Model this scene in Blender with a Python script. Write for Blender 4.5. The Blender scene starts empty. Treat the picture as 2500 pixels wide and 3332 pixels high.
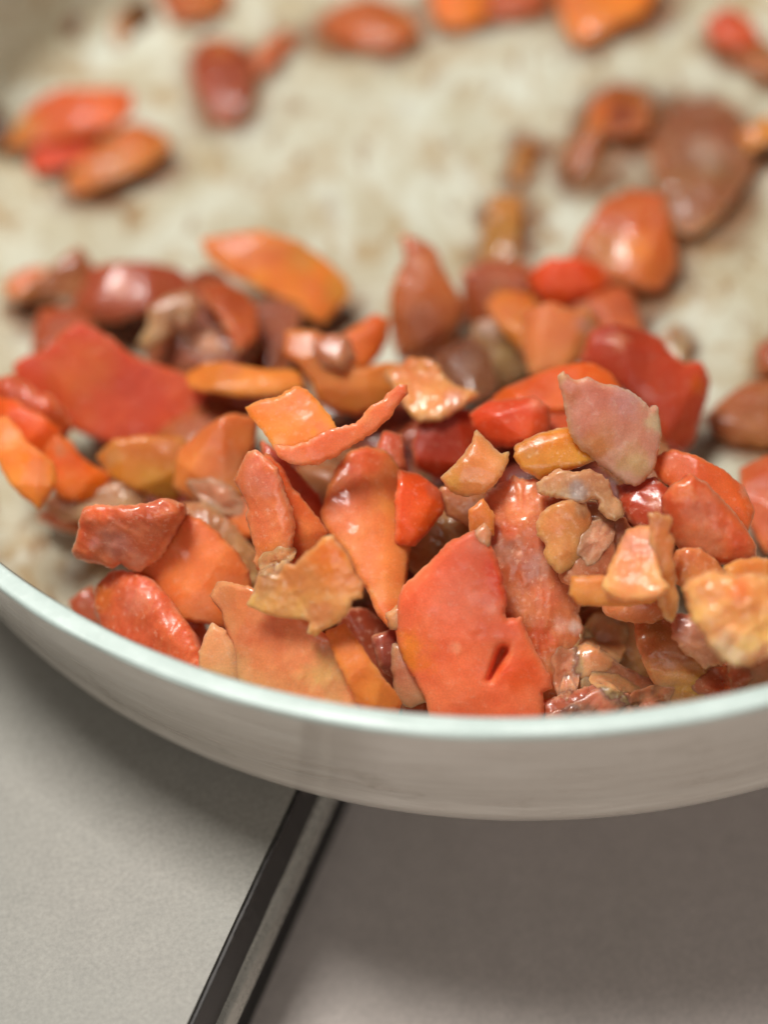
import bpy, math, random
import numpy as np
from mathutils import Vector, Matrix, noise, geometry

sc = bpy.context.scene
# ------------------------------------------------------------------ camera
cam_d = bpy.data.cameras.new('Camera')
cam = bpy.data.objects.new('Camera', cam_d)
sc.collection.objects.link(cam)
sc.camera = cam
RIM_Z = .0482
right = Vector((0.98792339, -0.12209688, -0.09539254))
up = Vector((0.15494317, 0.77849425, 0.60822637))
fwd = Vector((0.00000000, 0.61566148, -0.78801075))
m = Matrix((right, up, -fwd)).transposed().to_4x4()
m.translation = Vector((-0.03913503, -0.33819520, 0.31700035 + RIM_Z))
cam.matrix_world = m
cam_d.sensor_fit = 'VERTICAL'
cam_d.sensor_height = 24.0
cam_d.lens = 12.0 / math.tan(math.radians(12))
cam_d.clip_start = .01
cam_d.clip_end = 50
cam_d.dof.use_dof = True
cam_d.dof.focus_distance = .411
cam_d.dof.aperture_fstop = 2.8

# ------------------------------------------------------------------ light
world = bpy.data.worlds.new('World')
sc.world = world
world.use_nodes = True
bg = world.node_tree.nodes['Background']
bg.inputs[0].default_value = (1.0, .97, .92, 1)
bg.inputs[1].default_value = .065

def area_light(name, loc, target, size, power, col):
    l = bpy.data.lights.new(name, 'AREA')
    l.shape = 'RECTANGLE'
    l.size, l.size_y = size
    l.energy = power
    l.color = col
    o = bpy.data.objects.new(name, l)
    o.location = loc
    o.rotation_euler = (Vector(target) - Vector(loc)).to_track_quat('-Z', 'Y').to_euler()
    sc.collection.objects.link(o)
area_light('ceiling_lamp', (-.20, .10, 1.0), (-.03, -.05, .03), (.30, .30), 13.5, (1, .98, .94))
area_light('front_fill', (-.10, -1.15, .80), (-.03, -.09, .03), (1.1, .8), 5.8, (1, .97, .93))  # added frontal fill to brighten the near faces and the pan wall

sc.view_settings.view_transform = 'Standard'
sc.view_settings.look = 'None'
sc.view_settings.exposure = -0.17
sc.view_settings.gamma = 1.0
sc.view_settings.use_curve_mapping = False
sc.cycles.use_denoising = True
sc.cycles.use_adaptive_sampling = True
sc.cycles.adaptive_threshold = .025
sc.cycles.max_bounces = 6
sc.cycles.sample_clamp_indirect = 6

# ------------------------------------------------------------------ helpers
def lin(c):
    o = []
    for v in c:
        v = v / 255.0
        o.append(v / 12.92 if v <= .04045 else ((v + .055) / 1.055) ** 2.4)
    return o

def link_mesh(name, verts, faces, mat, parent=None, smooth=True):
    me = bpy.data.meshes.new(name)
    me.from_pydata([tuple(v) for v in verts], [], faces)
    if smooth:
        me.polygons.foreach_set('use_smooth', [True] * len(me.polygons))
    me.materials.append(mat)
    me.update()
    o = bpy.data.objects.new(name, me)
    sc.collection.objects.link(o)
    o.parent = parent
    return o

class NT:
    def __init__(s, name):
        s.m = bpy.data.materials.new(name)
        s.m.use_nodes = True
        s.t = s.m.node_tree
        s.b = s.t.nodes['Principled BSDF']
    def n(s, kind, **kw):
        nd = s.t.nodes.new('ShaderNode' + kind)
        for k, v in kw.items():
            if k in nd.inputs:
                nd.inputs[k].default_value = v
            else:
                setattr(nd, k, v)
        return nd
    def l(s, a, b):
        s.t.links.new(a, b)
    def noise(s, scale, detail=3, rough=.55, vec=None, dist=0.0):
        nd = s.n('TexNoise', Scale=scale, Detail=detail, Roughness=rough, Distortion=dist)
        s.l(vec if vec else s.coord(), nd.inputs['Vector'])
        return nd.outputs['Fac']
    def coord(s):
        if not hasattr(s, '_c'):
            s._c = s.n('TexCoord').outputs['Object']
        return s._c
    def ramp(s, fac, stops):
        r = s.n('ValToRGB')
        e = r.color_ramp.elements
        while len(e) < len(stops):
            e.new(.5)
        for el, (p, c) in zip(e, stops):
            el.position = p
            el.color = (c, c, c, 1) if isinstance(c, (int, float)) else tuple(c) + (1,)
        s.l(fac, r.inputs[0])
        return r.outputs[0]
    def mix(s, fac, a, b, mode='MIX'):
        nd = s.n('Mix', data_type='RGBA', blend_type=mode)
        for val, sock in ((fac, nd.inputs[0]), (a, nd.inputs[6]), (b, nd.inputs[7])):
            if isinstance(val, bpy.types.NodeSocket):
                s.l(val, sock)
            elif isinstance(val, (int, float)):
                sock.default_value = val
            else:
                sock.default_value = tuple(val) + (1,)
        return nd.outputs[2]
    def maprange(s, fac, a, b, c, d):
        nd = s.n('MapRange')
        s.l(fac, nd.inputs[0])
        for i, v in enumerate((a, b, c, d)):
            nd.inputs[i + 1].default_value = v
        return nd.outputs[0]
    def bump(s, h, strength, dist, prev=None):
        nd = s.n('Bump', Strength=strength, Distance=dist)
        s.l(h, nd.inputs['Height'])
        if prev:
            s.l(prev, nd.inputs['Normal'])
        return nd.outputs[0]

# ------------------------------------------------------------------ materials
def food(name, rough, wet, sss, radius, coarse, fine, fibre=0.0, pale=.12, cr=(.04, .12), wm=(.46, .54)):
    t = NT(name)
    at = t.n('Attribute', attribute_name='tint').outputs['Color']
    oi = t.n('ObjectInfo').outputs['Random']
    va = t.n('VectorMath', operation='ADD')
    cmb = t.n('CombineXYZ')
    mul = t.n('Math', operation='MULTIPLY')
    t.l(oi, mul.inputs[0]); mul.inputs[1].default_value = 3.0
    t.l(mul.outputs[0], cmb.inputs[0])
    t.l(t.coord(), va.inputs[0]); t.l(cmb.outputs[0], va.inputs[1])
    v = va.outputs[0]
    n1 = t.noise(230, 4, .6, v)
    n2 = t.noise(900, 4, .65, v)
    n3 = t.noise(3200, 2, .6, v)
    c = t.mix(1.0, at, t.ramp(n1, [(.3, (.94, .88, .85)), (.5, (1, 1, 1)), (.72, (1.04, 1.08, 1.10))]), 'MULTIPLY')
    n0 = t.noise(70, 2, .5, v, .8)
    c = t.mix(t.maprange(n0, .46, .64, 0, .45), c, t.mix(1.0, c, (1.06, 1.28, 1.34), 'MULTIPLY'))
    c = t.mix(t.maprange(n2, .56, .68, 0, pale * 2.0), c, (.86, .58, .42))
    c = t.mix(1.0, c, t.ramp(n3, [(.3, .92), (.7, 1.07)]), 'MULTIPLY')
    t.l(c, t.b.inputs['Base Color'])
    t.b.inputs['Subsurface Weight'].default_value = sss
    t.b.inputs['Subsurface Radius'].default_value = radius
    t.b.inputs['Subsurface Scale'].default_value = 1.0
    t.l(t.maprange(n1, .3, .7, rough - .08, rough + .10), t.b.inputs['Roughness'])
    t.b.inputs['Specular IOR Level'].default_value = .35
    wetn = t.noise(190, 4, .62, v)
    t.l(t.maprange(wetn, wm[0], wm[1], wet * .18, wet), t.b.inputs['Coat Weight'])
    t.l(t.maprange(n2, .4, .62, cr[0], cr[1]), t.b.inputs['Coat Roughness'])
    t.b.inputs['Coat IOR'].default_value = 1.42
    def sc_(x, k):
        q = t.n('Math', operation='MULTIPLY'); t.l(x, q.inputs[0]); q.inputs[1].default_value = k
        return q.outputs[0]
    def ad_(x, y):
        q = t.n('Math', operation='ADD'); t.l(x, q.inputs[0]); t.l(y, q.inputs[1])
        return q.outputs[0]
    h = ad_(ad_(sc_(n1, coarse * 1000), sc_(n2, fine * 1000)), sc_(n3, fine * 300))
    if fibre:
        mp = t.n('Mapping'); mp.inputs['Scale'].default_value = (1, .15, 1)
        t.l(v, mp.inputs[0])
        h = ad_(h, sc_(t.noise(800, 2, .6, mp.outputs[0]), fibre * 1000))
    b = t.bump(h, .8, .00035)
    t.l(b, t.b.inputs['Normal'])
    cb = t.bump(ad_(sc_(n1, coarse * 1000), sc_(n2, fine * 1000)), .6, .00030)
    t.l(cb, t.b.inputs['Coat Normal'])
    return t.m
MAT = {
    't': food('tomato_skin', .50, .9, .68, (.0050, .0022, .0012), .0004, .00014, pale=.07, cr=(.05, .16), wm=(.54, .60)),
    'f': food('tomato_flesh', .38, 1.0, .68, (.0054, .0026, .0015), .0006, .00026, pale=.16),
    'c': food('carrot_flesh', .52, .9, .58, (.0042, .0022, .0010), .0002, .00014, fibre=.00012, pale=.07, cr=(.05, .16), wm=(.55, .61)),
    'o': food('onion_flesh', .36, 1.0, .75, (.0062, .0040, .0025), .0005, .00024, fibre=.00025, pale=.14),
}

def pan_interior():
    t = NT('stained_ceramic')
    n1 = t.noise(38, 5, .62, dist=.6)
    n2 = t.noise(95, 5, .65, dist=.8)
    n3 = t.noise(420, 4, .6)
    mp = t.n('Mapping'); mp.inputs['Scale'].default_value = (1, .45, 1); mp.inputs['Rotation'].default_value = (0, 0, .5)
    t.l(t.coord(), mp.inputs[0])
    c = t.mix(t.maprange(n1, .40, .62, 0, 1), lin((204, 202, 183)), lin((185, 175, 148)))
    c = t.mix(t.maprange(n2, .50, .66, 0, .7), c, lin((164, 130, 80)))
    c = t.mix(t.maprange(t.noise(210, 4, .6, mp.outputs[0], .5), .58, .68, 0, .8), c, lin((138, 96, 48)))
    c = t.mix(t.maprange(t.noise(110, 3, .55, mp.outputs[0], .4), .55, .66, 0, .6), c, lin((214, 217, 202)))
    t.l(c, t.b.inputs['Base Color'])
    t.l(t.maprange(n2, .35, .7, .22, .5), t.b.inputs['Roughness'])
    t.l(t.bump(n3, .3, .0003, t.bump(n2, .4, .0006)), t.b.inputs['Normal'])
    return t.m

def pan_outer():
    t = NT('pan_enamel')
    mp = t.n('Mapping'); mp.inputs['Scale'].default_value = (1, 1, 9)
    t.l(t.coord(), mp.inputs[0])
    n1 = t.noise(60, 5, .6, mp.outputs[0])
    n2 = t.noise(500, 3, .6)
    c = t.mix(t.maprange(n1, .35, .68, 0, 1), lin((228, 219, 207)), lin((210, 199, 186)))
    c = t.mix(t.maprange(t.noise(45, 5, .65), .60, .74, 0, .5), c, lin((150, 134, 112)))
    t.l(c, t.b.inputs['Base Color'])
    t.l(t.maprange(n1, .3, .7, .16, .30), t.b.inputs['Roughness'])
    t.l(t.bump(n2, .25, .00012, t.bump(n1, .25, .0003)), t.b.inputs['Normal'])
    t.b.inputs['Coat Weight'].default_value = .6
    t.b.inputs['Coat Roughness'].default_value = .12
    return t.m

def pan_rim():
    t = NT('rim_enamel')
    n1 = t.noise(120, 5, .65)
    n2 = t.noise(900, 3, .6)
    c = t.mix(t.maprange(n1, .35, .68, 0, 1), lin((204, 218, 211)), lin((190, 204, 197)))
    c = t.mix(t.maprange(n2, .58, .74, 0, .4), c, lin((234, 240, 234)))
    t.l(c, t.b.inputs['Base Color'])
    t.b.inputs['Roughness'].default_value = .36
    t.l(t.bump(n2, .3, .0002, t.bump(n1, .3, .0004)), t.b.inputs['Normal'])
    return t.m

def stone(name, a, b, rough, sc1=60, fine=1100, bumpd=.00008):
    t = NT(name)
    n1 = t.noise(sc1 * .35, 4, .55)
    n2 = t.noise(fine, 3, .6)
    n3 = t.noise(sc1 * 3, 4, .6)
    c = t.mix(t.maprange(n1, .35, .65, 0, 1), lin(a), lin(b))
    c = t.mix(1.0, c, t.ramp(n3, [(.3, .95), (.7, 1.05)]), 'MULTIPLY')
    c = t.mix(1.0, c, t.ramp(n2, [(.3, .86), (.7, 1.12)]), 'MULTIPLY')
    t.l(c, t.b.inputs['Base Color'])
    t.b.inputs['Roughness'].default_value = rough
    t.l(t.bump(n2, .3, bumpd), t.b.inputs['Normal'])
    return t.m

# ------------------------------------------------------------------ counter and hob
LA = Vector((-.0621, -.1110, 0)); LB = Vector((-.0849, -.1534, 0))
LD = (LA - LB).normalized()                     # along the counter edge, away from the camera
LN = Vector((LD.y, -LD.x, 0))                   # towards the hob (right)
def along(s, off, z):
    p = LB + LD * s + LN * off
    return Vector((p.x, p.y, z))

def slab(name, o0, o1, s0, s1, z0, z1, mat, parent=None, bevel=0.0, segs=3, wob=0.0, cuts=1):
    vs, fs = [], []
    prof = []
    b = bevel
    if b:
        for i in range(segs + 1):
            a = math.pi / 2 * i / segs
            prof.append((o0 + b - b * math.cos(a), z1 - b + b * math.sin(a)))
        for i in range(segs + 1):
            a = math.pi / 2 * i / segs
            prof.append((o1 - b + b * math.sin(a), z1 - b + b * math.cos(a)))
        prof += [(o1, z0), (o0, z0)]
    else:
        prof = [(o0, z1), (o1, z1), (o1, z0), (o0, z0)]
    k = len(prof)
    for j in range(cuts + 1):
        s = s0 + (s1 - s0) * j / cuts
        for (o, z) in prof:
            w = wob * noise.noise(Vector((s * 160, o * 300, 3.3))) if wob else 0
            vs.append(along(s, o + w, z + w * .5))
    for j in range(cuts):
        for i in range(k):
            fs.append((j * k + i, j * k + (i + 1) % k, (j + 1) * k + (i + 1) % k, (j + 1) * k + i))
    fs.append(tuple(range(k))); fs.append(tuple(cuts * k + i for i in range(k))[::-1])
    fs = [f[::-1] for f in fs]
    return link_mesh(name, vs, fs, mat, parent, smooth=False)

counter = slab('countertop', -.60, 0.0, -.5, .8, -.0106, 0.0, stone('counter_laminate', (148, 143, 134), (143, 140, 131), .5))
counter['kind'] = 'structure'
base = slab('lower_worktop', -.05, .9, -.5, .8, -.039, -.034, stone('lower_laminate', (196, 184, 177), (190, 179, 171), .55, fine=1200))
base['kind'] = 'structure'

def plain(name, col, rough, metal=0.0, nscale=400, amt=.4):
    t = NT(name)
    n = t.noise(nscale, 4, .65)
    c = t.mix(t.maprange(n, .4, .75, 0, amt), lin(col), lin(tuple(min(255, v + 40) for v in col)))
    t.l(c, t.b.inputs['Base Color'])
    t.l(t.maprange(n, .3, .7, rough - .08, rough + .1), t.b.inputs['Roughness'])
    t.b.inputs['Metallic'].default_value = metal
    t.l(t.bump(n, .3, .0002), t.b.inputs['Normal'])
    return t.m

trim = bpy.data.objects.new('edge_trim', None)
trim.location = along(.05, .004, -.02)
sc.collection.objects.link(trim)
trim['label'] = 'black edge trim with a grey metal rail along the counter edge'
trim['category'] = 'trim'
bpy.context.view_layer.update()
def under_trim(o):
    o.parent = trim
    o.matrix_parent_inverse = trim.matrix_world.inverted()
under_trim(slab('seal_strip', .0002, .0010, -.5, .8, -.0108, -.0004, plain('black_rubber', (44, 40, 38), .55, nscale=700, amt=.7), bevel=.0003, wob=.0003, cuts=240))
under_trim(slab('metal_rail', -.0015, .0024, -.5, .8, -.0172, -.0110, plain('grey_rail', (178, 175, 166), .28, .35), bevel=.0021, segs=6))
under_trim(slab('channel', -.0040, -.0008, -.5, .8, -.0339, -.0174, plain('black_channel', (22, 20, 20), .5)))

# ------------------------------------------------------------------ frying pan
def lathe(name, prof, mat, parent, segs=288, wob=0.0, seed=0.0):
    vs, fs = [], []
    k = len(prof)
    for j in range(segs):
        a = 2 * math.pi * j / segs
        for i, (r, z) in enumerate(prof):
            if r < 1e-6:
                vs.append((0, 0, z)); continue
            w = wob * noise.noise(Vector((math.cos(a) * 9, math.sin(a) * 9, seed + i * .35)))
            vs.append(((r + w) * math.cos(a), (r + w) * math.sin(a), z + w * .6))
    for j in range(segs):
        jn = (j + 1) % segs
        for i in range(k - 1):
            fs.append((j * k + i, jn * k + i, jn * k + i + 1, j * k + i + 1))
    return link_mesh(name, vs, fs, mat, parent)

pan = bpy.data.objects.new('frying_pan', None)
sc.collection.objects.link(pan)
pan['label'] = 'cream enamel frying pan with stained inside and pale mint rim'
pan['category'] = 'frying pan'
R0, TH = .140, .0038
FC_R, FC_Z = .1186, .015
def arc(cr, cz, rad, a0, a1, n):
    return [(cr + rad * math.cos(math.radians(a0 + (a1 - a0) * i / n)), cz + rad * math.sin(math.radians(a0 + (a1 - a0) * i / n))) for i in range(n + 1)]
wall_out = [(.1337 + (R0 - .1337) * i / 10, .0152 + (RIM_Z - .0012 - .0152) * i / 10) for i in range(1, 11)]
outer = [(0.0001, 0.0)] + [(.02 * i, 0.0) for i in range(1, 6)] + arc(FC_R, FC_Z, .015, -90, 0, 14) + wall_out
lathe('body', outer, pan_outer(), pan, wob=.00012)
FLOOR_Z = .0038
wall_in = [(.1299 + .0063 * i / 10, .0152 + (RIM_Z - .0009 - .0152) * i / 10) for i in range(1, 11)]
inner = [(0.0001, FLOOR_Z)] + [(.01 * i, FLOOR_Z) for i in range(1, 12)] + arc(FC_R, FC_Z, .0112, -90, 0, 12) + wall_in
lathe('cooking_surface', inner[::-1], pan_interior(), pan, wob=.00015, seed=4)
ri, ro = .1364, R0 + .0002
rim_prof = [(ri + .0001, RIM_Z - .0016)] + arc(ri + .0009, RIM_Z - .0009, .0009, 180, 90, 5) + [(ri + .0019, RIM_Z)] + arc(ro - .0007, RIM_Z - .0007, .0007, 90, 0, 6) + [(ro - .0001, RIM_Z - .0014)]
lathe('rim', rim_prof[::-1], pan_rim(), pan, segs=420, wob=.00022, seed=9)

# ------------------------------------------------------------------ the cut vegetables
def r_in(z):
    if z >= .0152:
        return .1299 + .0063 * min(1.0, (z - .0152) / (RIM_Z - .0152))
    dz = max(-.0112, z - FC_Z)
    return FC_R + math.sqrt(max(0.0, .0112 ** 2 - dz ** 2))

def chaikin(p, f=.18):
    o = []
    n = len(p)
    for i in range(n):
        a, b = p[i], p[(i + 1) % n]
        o.append(a + (b - a) * f); o.append(a + (b - a) * (1 - f))
    return np.array(o)

def piece_mesh(out, T, bulge, bend, rough, lump, rnd, step, col, spots, dents, seed, M, grow=.5, creases=(), flat=1.0, side=1.0, edge=.0):
    P = np.array(out, float)
    tn = np.roll(P, -1, 0) - np.roll(P, 1, 0)
    tn /= np.linalg.norm(tn, axis=1)[:, None] + 1e-9
    P = chaikin(P + np.stack([tn[:, 1], -tn[:, 0]], 1) * grow, .05)
    # even resample
    Q = []
    n = len(P)
    for i in range(n):
        a, b = P[i], P[(i + 1) % n]
        k = max(1, int(round(np.hypot(*(b - a)) / step)))
        for j in range(k):
            Q.append(a + (b - a) * j / k)
    Q = np.array(Q)
    if len(Q) > 3:
        keep = [0]
        for i in range(1, len(Q)):
            if np.hypot(*(Q[i] - Q[keep[-1]])) > step * .30:
                keep.append(i)
        Q = Q[keep]
    tan = np.roll(Q, -1, 0) - np.roll(Q, 1, 0)
    tan /= np.linalg.norm(tan, axis=1)[:, None] + 1e-9
    nor = np.stack([tan[:, 1], -tan[:, 0]], 1)
    jit = np.array([noise.noise(Vector((q[0] * .5, q[1] * .5, seed))) * .30 + noise.noise(Vector((q[0] * 1.9, q[1] * 1.9, seed + 5))) * .42 + noise.noise(Vector((q[0] * 4.1, q[1] * 4.1, seed + 9))) * .22 for q in Q]) * rough
    Q = Q + nor * jit[:, None]
    # interior points
    lo, hi = Q.min(0), Q.max(0)
    rr = random.Random(int(seed * 97))
    pts = []
    y = lo[1]; row = 0
    while y < hi[1]:
        x = lo[0] + (step * .5 if row % 2 else 0)
        while x < hi[0]:
            pts.append((x + rr.uniform(-.18, .18) * step, y + rr.uniform(-.18, .18) * step))
            x += step
        y += step * .87; row += 1
    pts = np.array(pts) if pts else np.zeros((0, 2))
    def bdist(X):
        A, B = Q, np.roll(Q, -1, 0)
        d = np.full(len(X), 1e9)
        AB = B - A
        L2 = (AB ** 2).sum(1) + 1e-12
        for s in range(0, len(X), 400):
            x = X[s:s + 400]
            t = ((x[:, None, :] - A[None]) * AB[None]).sum(2) / L2[None]
            t = np.clip(t, 0, 1)
            c = A[None] + AB[None] * t[..., None]
            d[s:s + 400] = np.sqrt(((x[:, None, :] - c) ** 2).sum(2).min(1))
        return d
    def inside(X):
        A, B = Q, np.roll(Q, -1, 0)
        c = np.zeros(len(X), bool)
        for a, b in zip(A, B):
            k = ((a[1] > X[:, 1]) != (b[1] > X[:, 1]))
            xs = (b[0] - a[0]) * (X[:, 1] - a[1]) / (b[1] - a[1] + 1e-12) + a[0]
            c ^= k & (X[:, 0] < xs)
        return c
    if len(pts):
        pts = pts[inside(pts)]
    if len(pts):
        pts = pts[bdist(pts) > step * .5]
    allp = [Vector((a, b)) for a, b in Q] + [Vector((a, b)) for a, b in pts]
    vv, ee, ff, *_ = geometry.delaunay_2d_cdt(allp, [], [list(range(len(Q)))], 1, 1e-5)
    V = np.array([(v.x, v.y) for v in vv])
    F = []
    cnt = {}
    for f in ff:
        a, b, c = V[f[0]], V[f[1]], V[f[2]]
        if (b[0] - a[0]) * (c[1] - a[1]) - (b[1] - a[1]) * (c[0] - a[0]) < 0:
            f = [f[0], f[2], f[1]]
        F.append(tuple(f))
        for i in range(3):
            cnt[(f[i], f[(i + 1) % 3])] = 1
    bnd = [e for e in cnt if (e[1], e[0]) not in cnt]
    d = bdist(V)
    be = sorted({i for e in bnd for i in e})
    d[be] = 0
    D = max(d.max() * .85, .01)
    dome = .14 * bulge * (1 - (1 - np.minimum(d / D, 1)) ** 2)
    th, amp = bend
    sdir = V[:, 0] * math.cos(math.radians(th)) + V[:, 1] * math.sin(math.radians(th))
    sm = np.abs(sdir).max() + 1e-6
    bn = -amp * (sdir / sm) ** 2 + amp * .3
    rnd = rnd * .5
    fac = np.zeros(len(V))
    rf = random.Random(int(seed * 131) + 5)
    ext = max(np.ptp(V[:, 0]), np.ptp(V[:, 1]))
    kk = max(.25, min(1.0, T / 6.0)) * flat
    a0 = rf.uniform(0, 6.28)
    for q in range(3):
        a = a0 + q * 2.1 + rf.uniform(-.5, .5)
        pr = V[:, 0] * math.cos(a) + V[:, 1] * math.sin(a)
        e = np.percentile(pr, 98)
        off = e * rf.uniform(.25, .62)
        x = np.maximum(0, pr - off)
        fac = fac + rf.uniform(.35, .75) * kk * (np.sqrt(x * x + .04) - .2)
    for (x1, y1, x2, y2, s) in creases:
        L = math.hypot(x2 - x1, y2 - y1) + 1e-9
        sd = ((x2 - x1) * (V[:, 1] - y1) - (y2 - y1) * (V[:, 0] - x1)) / L
        x = np.maximum(0, sd)
        fac = fac + s * (np.sqrt(x * x + .02) - .14)
    re = min(rnd, T * .46)
    drop = re * (1 - np.sqrt(np.maximum(0, 1 - (1 - np.minimum(d / max(rnd, .01), 1)) ** 2)))
    nz = np.array([noise.noise(Vector((v[0] * .16, v[1] * .16, seed + 11))) + .5 * noise.noise(Vector((v[0] * .42, v[1] * .42, seed + 23))) + .22 * noise.noise(Vector((v[0] * 1.1, v[1] * 1.1, seed + 31))) for v in V]) * lump * .6
    if lump >= .55 and step < .7:
        nz = nz + np.array([noise.noise(Vector((v[0] * .95, v[1] * .95, seed + 51))) * .14 + noise.noise(Vector((v[0] * 2.1, v[1] * 2.1, seed + 57))) * .10 for v in V])
    if lump >= .5:
        ca, sa = math.cos(seed * 2.3), math.sin(seed * 2.3)
        nz = nz + np.array([noise.noise(Vector(((v[0] * ca + v[1] * sa) * .28, (v[1] * ca - v[0] * sa) * 1.5, seed + 71))) for v in V]) * .28 * min(lump, 1.2)
    nb = np.array([noise.noise(Vector((v[0] * .3, v[1] * .3, seed + 41))) for v in V]) * lump * .6
    top = dome + bn - drop + nz - np.minimum(fac, T * .9 + 1.5)
    for (x, y, r, dp) in dents:
        top = top - dp * np.exp(-(((V[:, 0] - x) ** 2 + (V[:, 1] - y) ** 2) / (r * r)))
    bot = dome * .4 + bn - T + drop + nz * .4 + nb
    thin = .38 + .62 * np.minimum(d / max(1.2, T * .45), 1) if T < 7.5 else 1.0
    bot = np.minimum(top - (top - bot) * thin, top - min(.8, T * .3))
    n = len(V)
    verts = np.concatenate([np.c_[V, top], np.c_[V * (1 - .04), bot]]) / 1000.0
    # side ring in the middle keeps the cut face readable
    ring = {}
    extra = []
    for i in be:
        a = verts[i]; b = verts[n + i]
        w = .5 + .25 * noise.noise(Vector((V[i, 0] * .9, V[i, 1] * .9, seed + 3)))
        mid = a + (b - a) * .5
        o = nor[0] * 0
        mid = mid * 1.0
        mid[:2] *= 1.0 + .02 * w
        ring[i] = 2 * n + len(extra)
        extra.append(mid)
    verts = np.concatenate([verts, np.array(extra)])
    faces = [f for f in F] + [(f[0] + n, f[2] + n, f[1] + n) for f in F]
    for a, b in bnd:
        faces.append((b, a, ring[a], ring[b]))
        faces.append((ring[b], ring[a], n + a, n + b))
    # keep inside the pan
    Mi = M.inverted()
    out_v = []
    for v in verts:
        w = M @ Vector(v)
        ch = False
        if w.z < FLOOR_Z + .0002:
            w.z = FLOOR_Z + .0002; ch = True
        r = math.hypot(w.x, w.y)
        lim = r_in(w.z) - .0003
        if r > lim:
            w.x *= lim / r; w.y *= lim / r; ch = True
        out_v.append(tuple(Mi @ w) if ch else tuple(v))
    base = np.array(lin(col))
    C = np.tile(base, (len(verts), 1))
    xy = verts[:, :2] * 1000
    for (x, y, r, c2) in spots:
        dd = np.sqrt((xy[:, 0] - x) ** 2 + (xy[:, 1] - y) ** 2)
        wob = np.array([noise.noise(Vector((p[0] * .45, p[1] * .45, seed + 60))) + .6 * noise.noise(Vector((p[0] * 1.3, p[1] * 1.3, seed + 66))) for p in xy])
        k = np.clip(1.35 - dd / (r * 1.0) + wob * .55, 0, 1)
        k = (k * k * (3 - 2 * k))[:, None]
        C = C * (1 - k) + np.array(lin(c2)) * k
    ek = np.zeros(len(verts)); ek[:n] = np.clip(1 - d / .55, 0, 1) * edge; ek[2 * n:] = edge * .6
    ek = (ek * np.array([.5 + .9 * noise.noise(Vector((p[0] * .7, p[1] * .7, seed + 120))) for p in xy]).clip(0, 1))[:, None]
    C = C * (1 - ek) + np.array(lin((240, 186, 144))) * ek
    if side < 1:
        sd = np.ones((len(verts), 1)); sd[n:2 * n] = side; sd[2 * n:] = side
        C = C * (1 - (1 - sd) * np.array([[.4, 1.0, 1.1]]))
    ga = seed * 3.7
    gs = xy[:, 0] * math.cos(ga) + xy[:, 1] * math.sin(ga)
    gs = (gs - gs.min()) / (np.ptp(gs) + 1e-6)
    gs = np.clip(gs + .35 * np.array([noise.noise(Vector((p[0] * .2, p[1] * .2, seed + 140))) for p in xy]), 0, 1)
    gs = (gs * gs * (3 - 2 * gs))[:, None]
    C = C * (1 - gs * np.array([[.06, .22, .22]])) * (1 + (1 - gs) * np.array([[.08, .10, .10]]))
    # large soft variation of the thing's own colour
    vb = np.array([noise.noise(Vector((p[0] * .10, p[1] * .10, seed + 80))) for p in xy])[:, None]
    vb2 = np.array([noise.noise(Vector((p[0] * .22, p[1] * .22, seed + 95))) for p in xy])[:, None]
    C = C * (1 + .20 * vb + np.array([[.04, .18, .16]]) * vb2)
    sharp = {tuple(sorted(e)) for e in bnd} | {tuple(sorted((n + e[0], n + e[1]))) for e in bnd}
    return out_v, faces, sharp, np.c_[np.clip(C, 0, 1) ** 1.10, np.ones(len(C))]

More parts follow.
